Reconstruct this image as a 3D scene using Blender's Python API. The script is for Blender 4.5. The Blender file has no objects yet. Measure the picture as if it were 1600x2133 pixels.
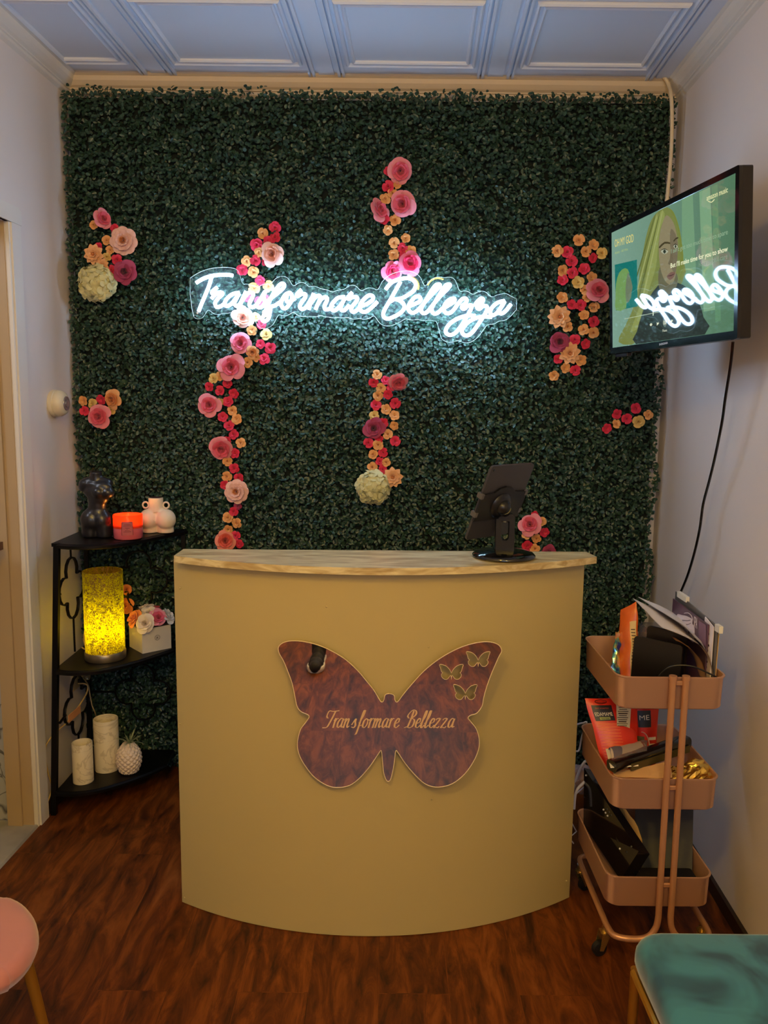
import bpy, bmesh, math, random
import numpy as np
from mathutils import Vector, Matrix, noise
random.seed(7); rng = np.random.default_rng(7)
PI = math.pi
S = bpy.context.scene
COL = S.collection

# ------------------------------------------------------------------ camera
FPX, CXP, CYP, ROLL, CAMZ = 1680.0, 800.0, 1066.5, 0.011, 1.5
TH = math.atan(230.9 / FPX)
_r0 = Vector((1, 0, 0)); FW = Vector((0, math.cos(TH), -math.sin(TH))); _u0 = Vector((0, math.sin(TH), math.cos(TH)))
RT = _r0 * math.cos(ROLL) + _u0 * math.sin(ROLL)
UP = -_r0 * math.sin(ROLL) + _u0 * math.cos(ROLL)
ORG = Vector((0, 0, CAMZ))
cd = bpy.data.cameras.new('camera'); cam = bpy.data.objects.new('camera', cd); COL.objects.link(cam)
cd.sensor_fit = 'VERTICAL'; cd.sensor_height = 24.0; cd.sensor_width = 18.0
cd.lens = FPX / 2133.0 * 24.0; cd.clip_start = 0.05
M = Matrix((RT, UP, -FW)).transposed().to_4x4(); M.translation = ORG
cam.matrix_world = M
S.camera = cam

# ------------------------------------------------------------------ light and exposure
S.view_settings.view_transform = 'Standard'; S.view_settings.look = 'None'
S.view_settings.gamma = 1; S.view_settings.use_curve_mapping = False
S.view_settings.exposure = 0.0
S.cycles.max_bounces = 8; S.cycles.transparent_max_bounces = 16
W = bpy.data.worlds.new('world'); S.world = W; W.use_nodes = True
W.node_tree.nodes['Background'].inputs[0].default_value = (0.55, 0.55, 0.7, 1)
W.node_tree.nodes['Background'].inputs[1].default_value = 0.05

def light(kind, name, loc, target, power, color, **kw):
    l = bpy.data.lights.new(name, kind); l.energy = power; l.color = color
    for k, v in kw.items(): setattr(l, k, v)
    o = bpy.data.objects.new(name, l); COL.objects.link(o); o.location = loc
    d = Vector(target) - Vector(loc)
    if d.length > 0: o.rotation_euler = d.to_track_quat('-Z', 'Y').to_euler()
    return o
WARM = (1.0, 0.62, 0.10)
light('POINT', 'ceiling_light_warm', (-0.40, 0.10, 2.46), (-0.4, 0.0, 0.0), 40, WARM, shadow_soft_size=0.10)
light('POINT', 'ceiling_light_rear', (0.45, -0.75, 2.46), (0.45, -0.7, 0.0), 43, WARM, shadow_soft_size=0.10)
light('AREA', 'cool_fill_light', (0.1, -2.1, 1.9), (0.0, 3.0, 1.6), 21, (0.46, 0.66, 1.0), shape='RECTANGLE', size=1.8, size_y=1.3)  # added unseen cool fill for walls and leaves, not a known window
light('AREA', 'next_room_light', (-1.9, 1.6, 2.4), (-1.6, 2.6, 0.3), 7, (0.85, 0.88, 1.0), size=0.5)
NEON_STRENGTH = 33.0

# ------------------------------------------------------------------ pixel -> place helpers
def ray(px, py): return (px - CXP) * RT - (py - CYP) * UP + FPX * FW
def atY(px, py, Y):
    d = ray(px, py); return ORG + d * (Y / d.y)
def atZ(px, py, Z):
    d = ray(px, py); return ORG + d * ((Z - CAMZ) / d.z)
def atW(px, py, c):            # on a plane x - 0.045 y = c (parallel to the side walls)
    d = ray(px, py); return ORG + d * (c / (d.x - 0.045 * d.y))
def atP(px, py, P, N):         # on the plane through P with normal N
    d = ray(px, py); return ORG + d * ((P - ORG).dot(N) / d.dot(N))
def XL(y): return -1.338 + 0.045 * y
def XR(y): return 0.933 + 0.045 * y
BACK = 3.18; CEIL = 2.68

# ------------------------------------------------------------------ materials
def lin(c):
    return tuple(((v / 255) / 12.92 if v / 255 <= 0.04045 else ((v / 255 + 0.055) / 1.055) ** 2.4) for v in c) + (1,)
MATS = {}
def mat(name, rgb, rough=0.5, metal=0.0, bump=0, bscale=200, var=0, vscale=10, vcol=None, trans=0, emit=None, es=0, coat=0, sheen=0, spec=0.5, alpha=1, ss=0, stretch=(1,1,1)):
    if name in MATS: return MATS[name]
    m = bpy.data.materials.new(name); m.use_nodes = True; nt = m.node_tree; b = nt.nodes['Principled BSDF']
    c = lin(rgb); b.inputs['Base Color'].default_value = c
    b.inputs['Roughness'].default_value = rough; b.inputs['Metallic'].default_value = metal
    b.inputs['Transmission Weight'].default_value = trans; b.inputs['Coat Weight'].default_value = coat
    b.inputs['Sheen Weight'].default_value = sheen; b.inputs['Specular IOR Level'].default_value = spec
    b.inputs['Alpha'].default_value = alpha
    if ss: b.inputs['Subsurface Weight'].default_value = ss; b.inputs['Subsurface Radius'].default_value = (0.02, 0.01, 0.005)
    if emit: b.inputs['Emission Color'].default_value = lin(emit); b.inputs['Emission Strength'].default_value = es
    tc = None
    if var or bump:
        tc = nt.nodes.new('ShaderNodeTexCoord'); mp = nt.nodes.new('ShaderNodeMapping'); mp.inputs['Scale'].default_value = stretch
        nt.links.new(tc.outputs['Object'], mp.inputs[0])
    if var:
        n = nt.nodes.new('ShaderNodeTexNoise'); n.inputs['Scale'].default_value = vscale; n.inputs['Detail'].default_value = 5
        nt.links.new(mp.outputs[0], n.inputs[0])
        r = nt.nodes.new('ShaderNodeValToRGB'); r.color_ramp.elements[0].position = 0.35; r.color_ramp.elements[1].position = 0.65
        d = lin(vcol) if vcol else tuple(x * (1 - var) for x in c[:3]) + (1,)
        r.color_ramp.elements[0].color = d; r.color_ramp.elements[1].color = c
        nt.links.new(n.outputs[0], r.inputs[0]); nt.links.new(r.outputs[0], b.inputs['Base Color'])
    if bump:
        n = nt.nodes.new('ShaderNodeTexNoise'); n.inputs['Scale'].default_value = bscale; n.inputs['Detail'].default_value = 3
        nt.links.new(mp.outputs[0], n.inputs[0])
        bn = nt.nodes.new('ShaderNodeBump'); bn.inputs['Strength'].default_value = bump; bn.inputs['Distance'].default_value = 0.002
        nt.links.new(n.outputs[0], bn.inputs['Height']); nt.links.new(bn.outputs[0], b.inputs['Normal'])
    MATS[name] = m; return m

# ------------------------------------------------------------------ object helpers
def tag(o, label=None, cat=None, group=None, kind=None):
    if label: o['label'] = label
    if cat: o['category'] = cat
    if group: o['group'] = group
    if kind: o['kind'] = kind
    return o
def thing(name, label, cat, loc=(0, 0, 0), group=None):
    o = bpy.data.objects.new(name, None); COL.objects.link(o); o.location = loc; o.empty_display_size = 0.05
    return tag(o, label, cat, group)
def wloc(o):
    v = Vector((0, 0, 0))
    while o is not None: v += o.location; o = o.parent
    return v
def link(name, me, parent=None):
    o = bpy.data.objects.new(name, me); COL.objects.link(o)
    if parent is not None: o.parent = parent
    return o
def catmull(P, sub=6, closed=False):
    P = [Vector(p) for p in P]; n = len(P); out = []
    rngi = range(n) if closed else range(n - 1)
    for i in rngi:
        if closed: a, b, c, d = P[(i - 1) % n], P[i], P[(i + 1) % n], P[(i + 2) % n]
        else: a, b, c, d = P[max(i - 1, 0)], P[i], P[i + 1], P[min(i + 2, n - 1)]
        for k in range(sub):
            t = k / sub
            out.append(0.5 * ((2 * b) + (c - a) * t + (2 * a - 5 * b + 4 * c - d) * t * t + (3 * b - a - 3 * c + d) * t ** 3))
    if not closed: out.append(P[-1])
    return out
class MB:
    def __init__(s): s.v = []; s.f = []; s.m = []; s.cur = 0
    def add(s, vs, fs):
        o = len(s.v); s.v += [Vector(v) for v in vs]; s.f += [tuple(i + o for i in f) for f in fs]; s.m += [s.cur] * len(fs); return s
    def box(s, c, size, R=None, bev=0):
        c = Vector(c); hx, hy, hz = size[0] / 2, size[1] / 2, size[2] / 2
        if bev:
            b = bev; vs = []
            for z, k in ((-hz, b), (-hz + b, 0), (hz - b, 0), (hz, b)):
                for x, y in ((-hx + k, -hy + b + 0 * k), (-hx + b, -hy + k), (hx - b, -hy + k), (hx - k, -hy + b), (hx - k, hy - b), (hx - b, hy - k), (-hx + b, hy - k), (-hx + k, hy - b)):
                    vs.append(Vector((x, y, z)))
            fs = [tuple(range(7, -1, -1)), tuple(range(24, 32))]
            for r in range(3):
                for i in range(8): fs.append((r * 8 + i, r * 8 + (i + 1) % 8, r * 8 + 8 + (i + 1) % 8, r * 8 + 8 + i))
        else:
            vs = [Vector((x, y, z)) for z in (-hz, hz) for y in (-hy, hy) for x in (-hx, hx)]
            fs = [(0, 2, 3, 1), (4, 5, 7, 6), (0, 1, 5, 4), (2, 6, 7, 3), (0, 4, 6, 2), (1, 3, 7, 5)]
        if R is not None: vs = [R @ v for v in vs]
        return s.add([v + c for v in vs], fs)
    def hexa(s, P):      # 8 corners: bottom 4 (ccw) then top 4
        return s.add(P, [(0, 3, 2, 1), (4, 5, 6, 7), (0, 1, 5, 4), (1, 2, 6, 5), (2, 3, 7, 6), (3, 0, 4, 7)])
    def tube(s, P, r, n=8, closed=False, cap=True, flat=1.0, up=None):
        P = [Vector(p) for p in P]; N = len(P); rr = r if isinstance(r, (list, tuple)) else [r] * N
        vs = []; fs = []; prev = None
        for i in range(N):
            if closed: t = P[(i + 1) % N] - P[i - 1]
            else: t = P[min(i + 1, N - 1)] - P[max(i - 1, 0)]
            if t.length < 1e-9: t = Vector((0, 0, 1))
            t.normalize()
            if prev is None:
                a = Vector(up) if up is not None else (Vector((0, 0, 1)) if abs(t.z) < 0.9 else Vector((1, 0, 0)))
            else: a = prev
            a = (a - t * a.dot(t)).normalized(); prev = a; b = t.cross(a)
            for k in range(n):
                an = 2 * PI * k / n; vs.append(P[i] + (a * math.cos(an) * flat + b * math.sin(an)) * rr[i])
        for i in range(N if closed else N - 1):
            j = (i + 1) % N
            for k in range(n): fs.append((i * n + k, i * n + (k + 1) % n, j * n + (k + 1) % n, j * n + k))
        if cap and not closed: fs.append(tuple(range(n - 1, -1, -1))); fs.append(tuple((N - 1) * n + k for k in range(n)))
        return s.add(vs, fs)
    def cyl(s, a, b, r, r2=None, n=24): return s.tube([a, b], [r, r if r2 is None else r2], n)
    def lathe(s, c, prof, n=32, axis=None, cap=False):   # prof: (r, h)
        c = Vector(c); vs = []; fs = []
        q = Vector((0, 0, 1)).rotation_difference(Vector(axis)) if axis is not None else None
        for r, h in prof:
            for k in range(n):
                a = 2 * PI * k / n; v = Vector((r * math.cos(a), r * math.sin(a), h))
                if q: v = q @ v
                vs.append(c + v)
        for i in range(len(prof) - 1):
            for k in range(n): fs.append((i * n + k, i * n + (k + 1) % n, (i + 1) * n + (k + 1) % n, (i + 1) * n + k))
        if cap: fs.append(tuple(range(n - 1, -1, -1))); fs.append(tuple((len(prof) - 1) * n + k for k in range(n)))
        return s.add(vs, fs)
    def ball(s, c, r, nu=16, nv=10):
        r = Vector(r) if not isinstance(r, (int, float)) else Vector((r, r, r)); c = Vector(c); vs = []; fs = []
        for i in range(nv + 1):
            t = PI * i / nv
            for k in range(nu):
                a = 2 * PI * k / nu; vs.append(c + Vector((r.x * math.sin(t) * math.cos(a), r.y * math.sin(t) * math.sin(a), -r.z * math.cos(t))))
        for i in range(nv):
            for k in range(nu): fs.append((i * nu + k, i * nu + (k + 1) % nu, (i + 1) * nu + (k + 1) % nu, (i + 1) * nu + k))
        return s.add(vs, fs)
    def prism(s, poly, ext):     # poly: list of 3D points, ext vector
        n = len(poly); P = [Vector(p) for p in poly]; e = Vector(ext)
        return s.add(P + [p + e for p in P], [tuple(range(n - 1, -1, -1)), tuple(range(n, 2 * n))] + [(i, (i + 1) % n, n + (i + 1) % n, n + i) for i in range(n)])
    def grid(s, fn, nu, nv, wrap=False):
        vs = [fn(i / (nu - 1) if not wrap else i / nu, j / (nv - 1)) for j in range(nv) for i in range(nu)]
        fs = [(j * nu + i, j * nu + (i + 1) % nu, (j + 1) * nu + (i + 1) % nu, (j + 1) * nu + i) for j in range(nv - 1) for i in range(nu if wrap else nu - 1)]
        return s.add(vs, fs)
    def mesh(s, name, mats, smooth=False, off=None, fix=True):
        me = bpy.data.meshes.new(name); o = off or Vector((0, 0, 0))
        me.from_pydata([tuple(v - o) for v in s.v], [], s.f); me.update()
        if fix:
            bm = bmesh.new(); bm.from_mesh(me); bmesh.ops.remove_doubles(bm, verts=bm.verts, dist=1e-6); bmesh.ops.recalc_face_normals(bm, faces=bm.faces); bm.to_mesh(me); bm.free()
        if not isinstance(mats, (list, tuple)): mats = [mats]
        for m in mats: me.materials.append(m)
        if len(mats) > 1 and len(me.polygons) == len(s.m): me.polygons.foreach_set('material_index', s.m)
        if smooth: auto_smooth(me, smooth if not isinstance(smooth, bool) else 40)
        return me
    def build(s, name, mats, parent=None, smooth=False, fix=True):
        return link(name, s.mesh(name, mats, smooth, wloc(parent) if parent is not None else None, fix), parent)
    def build_at(s, name, mats, loc, smooth=False):   # top-level mesh with its own origin
        o = link(name, s.mesh(name, mats, smooth, Vector(loc))); o.location = loc; return o
def auto_smooth(me, deg):
    me.polygons.foreach_set('use_smooth', [True] * len(me.polygons))
    me.set_sharp_from_angle(angle=math.radians(deg))
def struct(o): o['kind'] = 'structure'; return o
def fillcurve(loops, to3d, ext, bevel=0.0, res=1):
    """2D loops (holes allowed) -> extruded mesh data; to3d maps (x, y, depth) to a place"""
    cu = bpy.data.curves.new('tmp', 'CURVE'); cu.dimensions = '2D'; cu.fill_mode = 'BOTH'; cu.extrude = ext / 2
    for L in loops:
        sp = cu.splines.new('POLY'); sp.points.add(len(L) - 1); sp.use_cyclic_u = True
        for i, p in enumerate(L): sp.points[i].co = (p[0], p[1], 0, 1)
    o = bpy.data.objects.new('tmp', cu); COL.objects.link(o); bpy.context.view_layer.update()
    me = bpy.data.meshes.new_from_object(o.evaluated_get(bpy.context.evaluated_depsgraph_get()))
    vs = [to3d(v.co.x, v.co.y, v.co.z) for v in me.vertices]; fs = [tuple(p.vertices) for p in me.polygons]
    bpy.data.objects.remove(o); bpy.data.curves.remove(cu); bpy.data.meshes.remove(me)
    m = MB(); m.add(vs, fs); return m
_txt = {}
def text_geo(body, bold=0.0):
    key = (body, bold)
    if key in _txt: return _txt[key]
    cu = bpy.data.curves.new('tmp', 'FONT'); cu.body = body; cu.resolution_u = 3; cu.offset = bold; cu.extrude = 0.01
    o = bpy.data.objects.new('tmp', cu); COL.objects.link(o); bpy.context.view_layer.update()
    me = bpy.data.meshes.new_from_object(o.evaluated_get(bpy.context.evaluated_depsgraph_get()))
    vs = [v.co.copy() for v in me.vertices]; fs = [tuple(p.vertices) for p in me.polygons]
    bpy.data.objects.remove(o); bpy.data.curves.remove(cu); bpy.data.meshes.remove(me)
    _txt[key] = (vs, fs); return _txt[key]
def text_fit(mb, body, P0, P1, up, bold=0.0, depth=0.0004, shear=0.0):
    """fit text so its width runs from P0 to P1 and its cap height is the vector up"""
    vs, fs = text_geo(body, bold)
    x0 = min(v.x for v in vs); x1 = max(v.x for v in vs); P0 = Vector(P0); ex = (Vector(P1) - P0) / (x1 - x0); up = Vector(up)
    n = ex.cross(up).normalized(); ey = up / 0.70
    return mb.add([P0 + ex * (v.x - x0 + shear * v.y) + ey * v.y + n * (v.z / 0.01 + 1) * depth / 2 for v in vs], fs)
def evaluated(o):
    bpy.context.view_layer.update()
    me = bpy.data.meshes.new_from_object(o.evaluated_get(bpy.context.evaluated_depsgraph_get())); return me
def blob(mb, voxel, smooth=6):
    """union of closed pieces into one continuous skin"""
    me = mb.mesh('tmp', mat('tmp', (128, 128, 128)), fix=False); o = bpy.data.objects.new('tmp', me); COL.objects.link(o)
    m = o.modifiers.new('r', 'REMESH'); m.mode = 'VOXEL'; m.voxel_size = voxel
    m2 = o.modifiers.new('s', 'SMOOTH'); m2.iterations = smooth; m2.factor = 0.5
    r = evaluated(o); bpy.data.objects.remove(o); r.materials.clear(); return r
def place_mesh(name, me, material, parent, smooth=60):
    off = wloc(parent) if parent is not None else Vector((0, 0, 0))
    for v in me.vertices: v.co -= off
    me.materials.clear(); me.materials.append(material); auto_smooth(me, smooth); return link(name, me, parent)
# ================================================================== ROOM
def wall_paint(name, rgb):
    return mat(name, rgb, 0.62, bump=0.12, bscale=260, spec=0.3)
M_WALL = wall_paint('greige_wall_paint', (226, 217, 214))
M_TRIM = mat('white_trim_paint', (225, 220, 214), 0.4)
M_CREAM = mat('cream_trim_paint', (226, 206, 178), 0.45)
M_CEIL = mat('ceiling_white', (220, 226, 240), 0.45)
M_BASE = mat('dark_baseboard', (38, 22, 14), 0.45)

def floor_mat():
    m = bpy.data.materials.new('wood_plank_floor'); m.use_nodes = True; nt = m.node_tree; b = nt.nodes['Principled BSDF']
    N = nt.nodes.new; L = nt.links.new
    tc = N('ShaderNodeTexCoord'); mp = N('ShaderNodeMapping'); mp.inputs['Rotation'].default_value = (0, 0, math.radians(90)); L(tc.outputs['Object'], mp.inputs[0])
    br = N('ShaderNodeTexBrick'); br.inputs['Scale'].default_value = 1.0; br.inputs['Brick Width'].default_value = 1.25; br.inputs['Row Height'].default_value = 0.18
    br.inputs['Mortar Size'].default_value = 0.0012; br.inputs['Color1'].default_value = (0.0, 0, 0, 1); br.inputs['Color2'].default_value = (1, 1, 1, 1); br.inputs['Mortar'].default_value = (0.3, 0.3, 0.3, 1)
    L(mp.outputs[0], br.inputs[0])
    mp2 = N('ShaderNodeMapping'); mp2.inputs['Scale'].default_value = (9, 1.9, 1); L(tc.outputs['Object'], mp2.inputs[0])
    ad = N('ShaderNodeVectorMath'); ad.operation = 'MULTIPLY_ADD'; L(br.outputs[0], ad.inputs[0]); ad.inputs[1].default_value = (3, 7, 5); L(mp2.outputs[0], ad.inputs[2])
    n1 = N('ShaderNodeTexNoise'); n1.inputs['Scale'].default_value = 2.3; n1.inputs['Detail'].default_value = 10; n1.inputs['Roughness'].default_value = 0.68; n1.inputs['Distortion'].default_value = 0.7; L(ad.outputs[0], n1.inputs[0])
    r = N('ShaderNodeValToRGB'); e = r.color_ramp.elements; e[0].position = 0.36; e[0].color = lin((56, 26, 6)); e[1].position = 0.72; e[1].color = lin((146, 84, 34))
    x = e.new(0.5); x.color = lin((102, 50, 12)); x = e.new(0.58); x.color = lin((126, 66, 18))
    L(n1.outputs[0], r.inputs[0])
    mx = N('ShaderNodeMix'); mx.data_type = 'RGBA'; mx.blend_type = 'MULTIPLY'; mx.inputs[0].default_value = 0.45
    r2 = N('ShaderNodeValToRGB'); r2.color_ramp.elements[0].color = (0.55, 0.5, 0.5, 1); r2.color_ramp.elements[1].color = (1, 1, 1, 1); L(br.outputs[0], r2.inputs[0])
    L(r.outputs[0], mx.inputs[6]); L(r2.outputs[0], mx.inputs[7]); L(mx.outputs[2], b.inputs['Base Color'])
    b.inputs['Roughness'].default_value = 0.48; b.inputs['Specular IOR Level'].default_value = 0.28
    bn = N('ShaderNodeBump'); bn.inputs['Strength'].default_value = 0.15; bn.inputs['Distance'].default_value = 0.002; L(n1.outputs[0], bn.inputs['Height']); L(bn.outputs[0], b.inputs['Normal'])
    return m
Y0 = -2.3
struct(MB().hexa([(XL(Y0), Y0, -0.06), (XR(Y0) + .1, Y0, -0.06), (XR(3.28) + .1, 3.28, -0.06), (XL(3.28), 3.28, -0.06),
                  (XL(Y0), Y0, 0), (XR(Y0) + .1, Y0, 0), (XR(3.28) + .1, 3.28, 0), (XL(3.28), 3.28, 0)]).build('floor', floor_mat()))
M_TILE = mat('grey_tile', (176, 170, 160), 0.4, var=0.35, vscale=6)
struct(MB().hexa([(-2.6, Y0, -0.06), (XL(Y0), Y0, -0.06), (XL(2.8), 2.8, -0.06), (-2.6, 2.8, -0.06), (-2.6, Y0, 0.004), (XL(Y0) + .004, Y0, 0.004), (XL(2.7) + .004, 2.7, 0.004), (-2.6, 2.7, 0.004)]).build('floor_next_room', M_TILE))
struct(MB().box((-0.1, 3.23, 1.35), (2.7, 0.1, 2.9)).build('wall_back', M_WALL))
# right wall
def slabwall(X, y0, y1, z0, z1, t):
    a, b = X(y0), X(y1)
    return [(a, y0, z0), (a + t, y0, z0), (b + t, y1, z0), (b, y1, z0), (a, y0, z1), (a + t, y0, z1), (b + t, y1, z1), (b, y1, z1)]
struct(MB().hexa(slabwall(XR, Y0, 3.2, 0, 2.78, 0.1)).build('wall_right', M_WALL))
# left wall with the door opening (y 1.85 .. 2.66, 2.05 high)
DY0, DY1, DZ = 1.83, 2.665, 2.055
m = MB(); m.hexa(slabwall(XL, DY1, 3.2, 0, 2.78, -0.09)); m.hexa(slabwall(XL, DY0, DY1, DZ, 2.78, -0.09)); m.hexa(slabwall(XL, Y0, DY0, 0, 2.78, -0.09))
struct(m.build('wall_left', M_WALL))
# wall behind the camera, with an invented window opening
m = MB(); m.box((-0.1, Y0 - .05, 0.3), (3.2, 0.1, 0.6)); m.box((-0.1, Y0 - .05, 2.55), (3.2, 0.1, 0.5)); m.box((-1.3, Y0 - .05, 1.4), (0.7, 0.1, 1.9)); m.box((1.1, Y0 - .05, 1.4), (0.7, 0.1, 1.9))
struct(m.build('wall_front', M_WALL))
# neighbouring room
M_PAPER = bpy.data.materials.new('marble_wallpaper'); M_PAPER.use_nodes = True
nt = M_PAPER.node_tree; b = nt.nodes['Principled BSDF']; tc = nt.nodes.new('ShaderNodeTexCoord'); n = nt.nodes.new('ShaderNodeTexNoise'); n.inputs['Scale'].default_value = 5; n.inputs['Distortion'].default_value = 2.5
wv = nt.nodes.new('ShaderNodeValToRGB'); e = wv.color_ramp.elements; e[0].position = .47; e[0].color = lin((186, 186, 190)); e[1].position = .53; e[1].color = lin((186, 186, 190)); x = e.new(.5); x.color = lin((90, 88, 92))
nt.links.new(tc.outputs['Object'], n.inputs[0]); nt.links.new(n.outputs[0], wv.inputs[0]); nt.links.new(wv.outputs[0], b.inputs['Base Color'])
struct(MB().box((-1.95, 2.75, 1.35), (1.28, 0.08, 2.7)).build('wall_next_room', M_PAPER))
struct(MB().box((-2.6, 0.3, 1.35), (0.08, 5.2, 2.9)).build('wall_next_room_far', M_WALL))
struct(MB().box((-1.95, Y0-.05, 1.35), (1.3, 0.1, 2.9)).build('wall_next_room_front', M_WALL))
# door jamb, stop and casing
m = MB()
jx0, jx1 = XL(DY1) - 0.088, XL(DY1) - 0.002
m.box(((jx0 + jx1) / 2, DY1 + .006, DZ / 2), (jx1 - jx0, 0.02, DZ)); m.box((jx0 + .025, DY1 - .008, DZ / 2), (0.05, 0.014, DZ))
m.box((XL(2.25) - .045, (DY0 + DY1) / 2, DZ + .005), (0.086, DY1 - DY0, 0.02))
m.box((XL(DY0) - .045, DY0 - .006, DZ / 2), (0.086, 0.02, DZ))
dj = struct(m.build('door_1', mat('tan_door_jamb', (184, 160, 126), 0.45)))
# stepped casing boards
m = MB()
def casing(y0, y1, z0, z1):
    for t, i in ((0.012, 0), (0.018, 0.010)):
        m.hexa(slabwall(lambda y: XL(y) + 0.0005, y0 + i, y1 - (i if z1 < 2.1 else 0), z0, z1 - (i if z0 > 1 else 0), t))
casing(DY1, DY1 + .078, 0, DZ - .001); casing(DY0 - .078, DY0, 0, DZ - .001); casing(DY0 - .078, DY1 + .078, DZ, DZ + .056)
struct(m.build('trim_1', M_TRIM))
struct(MB().hexa([(XL(DY0) - .1, DY0, 0.004), (XL(DY0) + .012, DY0, 0.0), (XL(DY1) + .012, DY1, 0.0), (XL(DY1) - .1, DY1, 0.004), (XL(DY0) - .1, DY0, 0.012), (XL(DY0) + .008, DY0, 0.008), (XL(DY1) + .008, DY1, 0.008), (XL(DY1) - .1, DY1, 0.012)]).build('trim_2', M_TILE))
# baseboards
struct(MB().hexa(slabwall(lambda y: XR(y) - .013, Y0, 3.17, 0, 0.045, 0.012)).build('baseboard_right', M_BASE))
struct(MB().hexa(slabwall(lambda y: XL(y) + .001, DY1 + .08, 3.17, 0, 0.05, 0.012)).build('baseboard_left', M_BASE))
# crown mouldings: profile (out from wall, down from ceiling)
PROF = [(0, 0), (.056, 0), (.056, -.006), (.050, -.010), (.046, -.012), (.040, -.026), (.028, -.040), (.018, -.046), (.018, -.050), (.012, -.052), (.012, -.062), (.006, -.066), (0, -.070)]
def crown(name, a, b, out, m_):
    m = MB(); n = len(PROF); a = Vector(a); b = Vector(b); out = Vector(out)
    vs = [a + out * p + Vector((0, 0, q)) for p, q in PROF] + [b + out * p + Vector((0, 0, q)) for p, q in PROF]
    m.add(vs, [(i, (i + 1) % n, n + (i + 1) % n, n + i) for i in range(n)] + [tuple(range(n)), tuple(range(2 * n - 1, n - 1, -1))])
    return struct(m.build(name, m_))
crown('trim_3', (-1.25, BACK, CEIL), (1.13, BACK, CEIL), (0, -1, 0), M_CREAM)
crown('trim_4', (XL(Y0), Y0, CEIL), (XL(BACK), BACK, CEIL), (1, 0, 0), M_TRIM)
crown('trim_5', (XR(Y0), Y0, CEIL), (XR(BACK), BACK, CEIL), (-1, 0, 0), M_TRIM)
# ceiling of square panels with recessed fields and double mouldings, running with the side walls
m = MB(); m.hexa([(-2.6, Y0, CEIL), (1.3, Y0, CEIL), (1.3, 3.25, CEIL), (-2.6, 3.25, CEIL), (-2.6, Y0, CEIL + .1), (1.3, Y0, CEIL + .1), (1.3, 3.25, CEIL + .1), (-2.6, 3.25, CEIL + .1)])
struct(m.build('ceiling', M_CEIL))
def sk(x, y): return x + 0.045 * (y - 3.1)
def ridge(m, pts, w, h, z=CEIL):     # closed rounded ridge around a rectangle
    n = len(pts); prof = [(-w / 2, 0), (-w / 2 * .7, -h * .6), (0, -h), (w / 2 * .7, -h * .6), (w / 2, 0)]
    cx = sum(p[0] for p in pts) / n; cy = sum(p[1] for p in pts) / n; vs = []
    for (x, y) in pts:
        for o, d in prof: vs.append((x + o * (1 if x > cx else -1), y + o * (1 if y > cy else -1), z + d - .0003))
    k = len(prof)
    m.add(vs, [(i * k + j, i * k + j + 1, ((i + 1) % n) * k + j + 1, ((i + 1) % n) * k + j) for i in range(n) for j in range(k - 1)])
def bar(m, x0, x1, y0, y1, h):
    m.hexa([(sk(x0, y0), y0, CEIL - h), (sk(x1, y0), y0, CEIL - h), (sk(x1, y1), y1, CEIL - h), (sk(x0, y1), y1, CEIL - h), (sk(x0, y0), y0, CEIL), (sk(x1, y0), y0, CEIL), (sk(x1, y1), y1, CEIL), (sk(x0, y1), y1, CEIL)])
m = MB()
for iy in range(6):
    yc = 2.81 - iy * 0.61
    for ix in range(-2, 3):
        xc = 0.088 + ix * 0.6125 - .008
        def rect(hx, hy):
            pts = [(xc - hx, yc - hy), (xc + hx, yc - hy), (xc + hx, yc + hy), (xc - hx, yc + hy)]
            pts = [(max(-1.14, min(1.0, x)), y) for x, y in pts]
            return [(sk(x, y), y) for x, y in pts]
        if xc + .2 < -1.12 or xc - .2 > 1.0: continue
        ridge(m, rect(.200, .206), .014, .010); ridge(m, rect(.222, .228), .016, .012)
    bar(m, -1.15, 1.02, yc - .3045, yc - .3005, .003)
for ix in range(-2, 3):
    xc = 0.394 + ix * 0.6125 - .008
    if xc < -1.13 or xc > 1.0: continue
    bar(m, xc - .028, xc + .028, Y0, 3.13, .006)
    for s in (-1, 1):
        for o, w in ((.046, .010), (.062, .008)): bar(m, xc + s * o - w / 2, xc + s * o + w / 2, Y0, 3.13, .012)
struct(m.build('ceiling_mouldings', M_CEIL, smooth=30))
# ================================================================== HEDGE BACKDROP
def leaf_mat():
    m = bpy.data.materials.new('boxwood_leaf'); m.use_nodes = True; nt = m.node_tree; b = nt.nodes['Principled BSDF']
    tc = nt.nodes.new('ShaderNodeTexCoord'); n = nt.nodes.new('ShaderNodeTexNoise'); n.inputs['Scale'].default_value = 55; n.inputs['Detail'].default_value = 2
    r = nt.nodes.new('ShaderNodeValToRGB'); e = r.color_ramp.elements; e[0].position = .3; e[0].color = lin((25, 46, 37)); e[1].position = .72; e[1].color = lin((58, 88, 68))
    nt.links.new(tc.outputs['Object'], n.inputs[0]); nt.links.new(n.outputs[0], r.inputs[0]); nt.links.new(r.outputs[0], b.inputs['Base Color'])
    b.inputs['Roughness'].default_value = 0.36; b.inputs['Specular IOR Level'].default_value = 0.45
    return m
HX0, HX1, HZ1, HY = -1.178, 1.035, 2.592, 3.135
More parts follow.
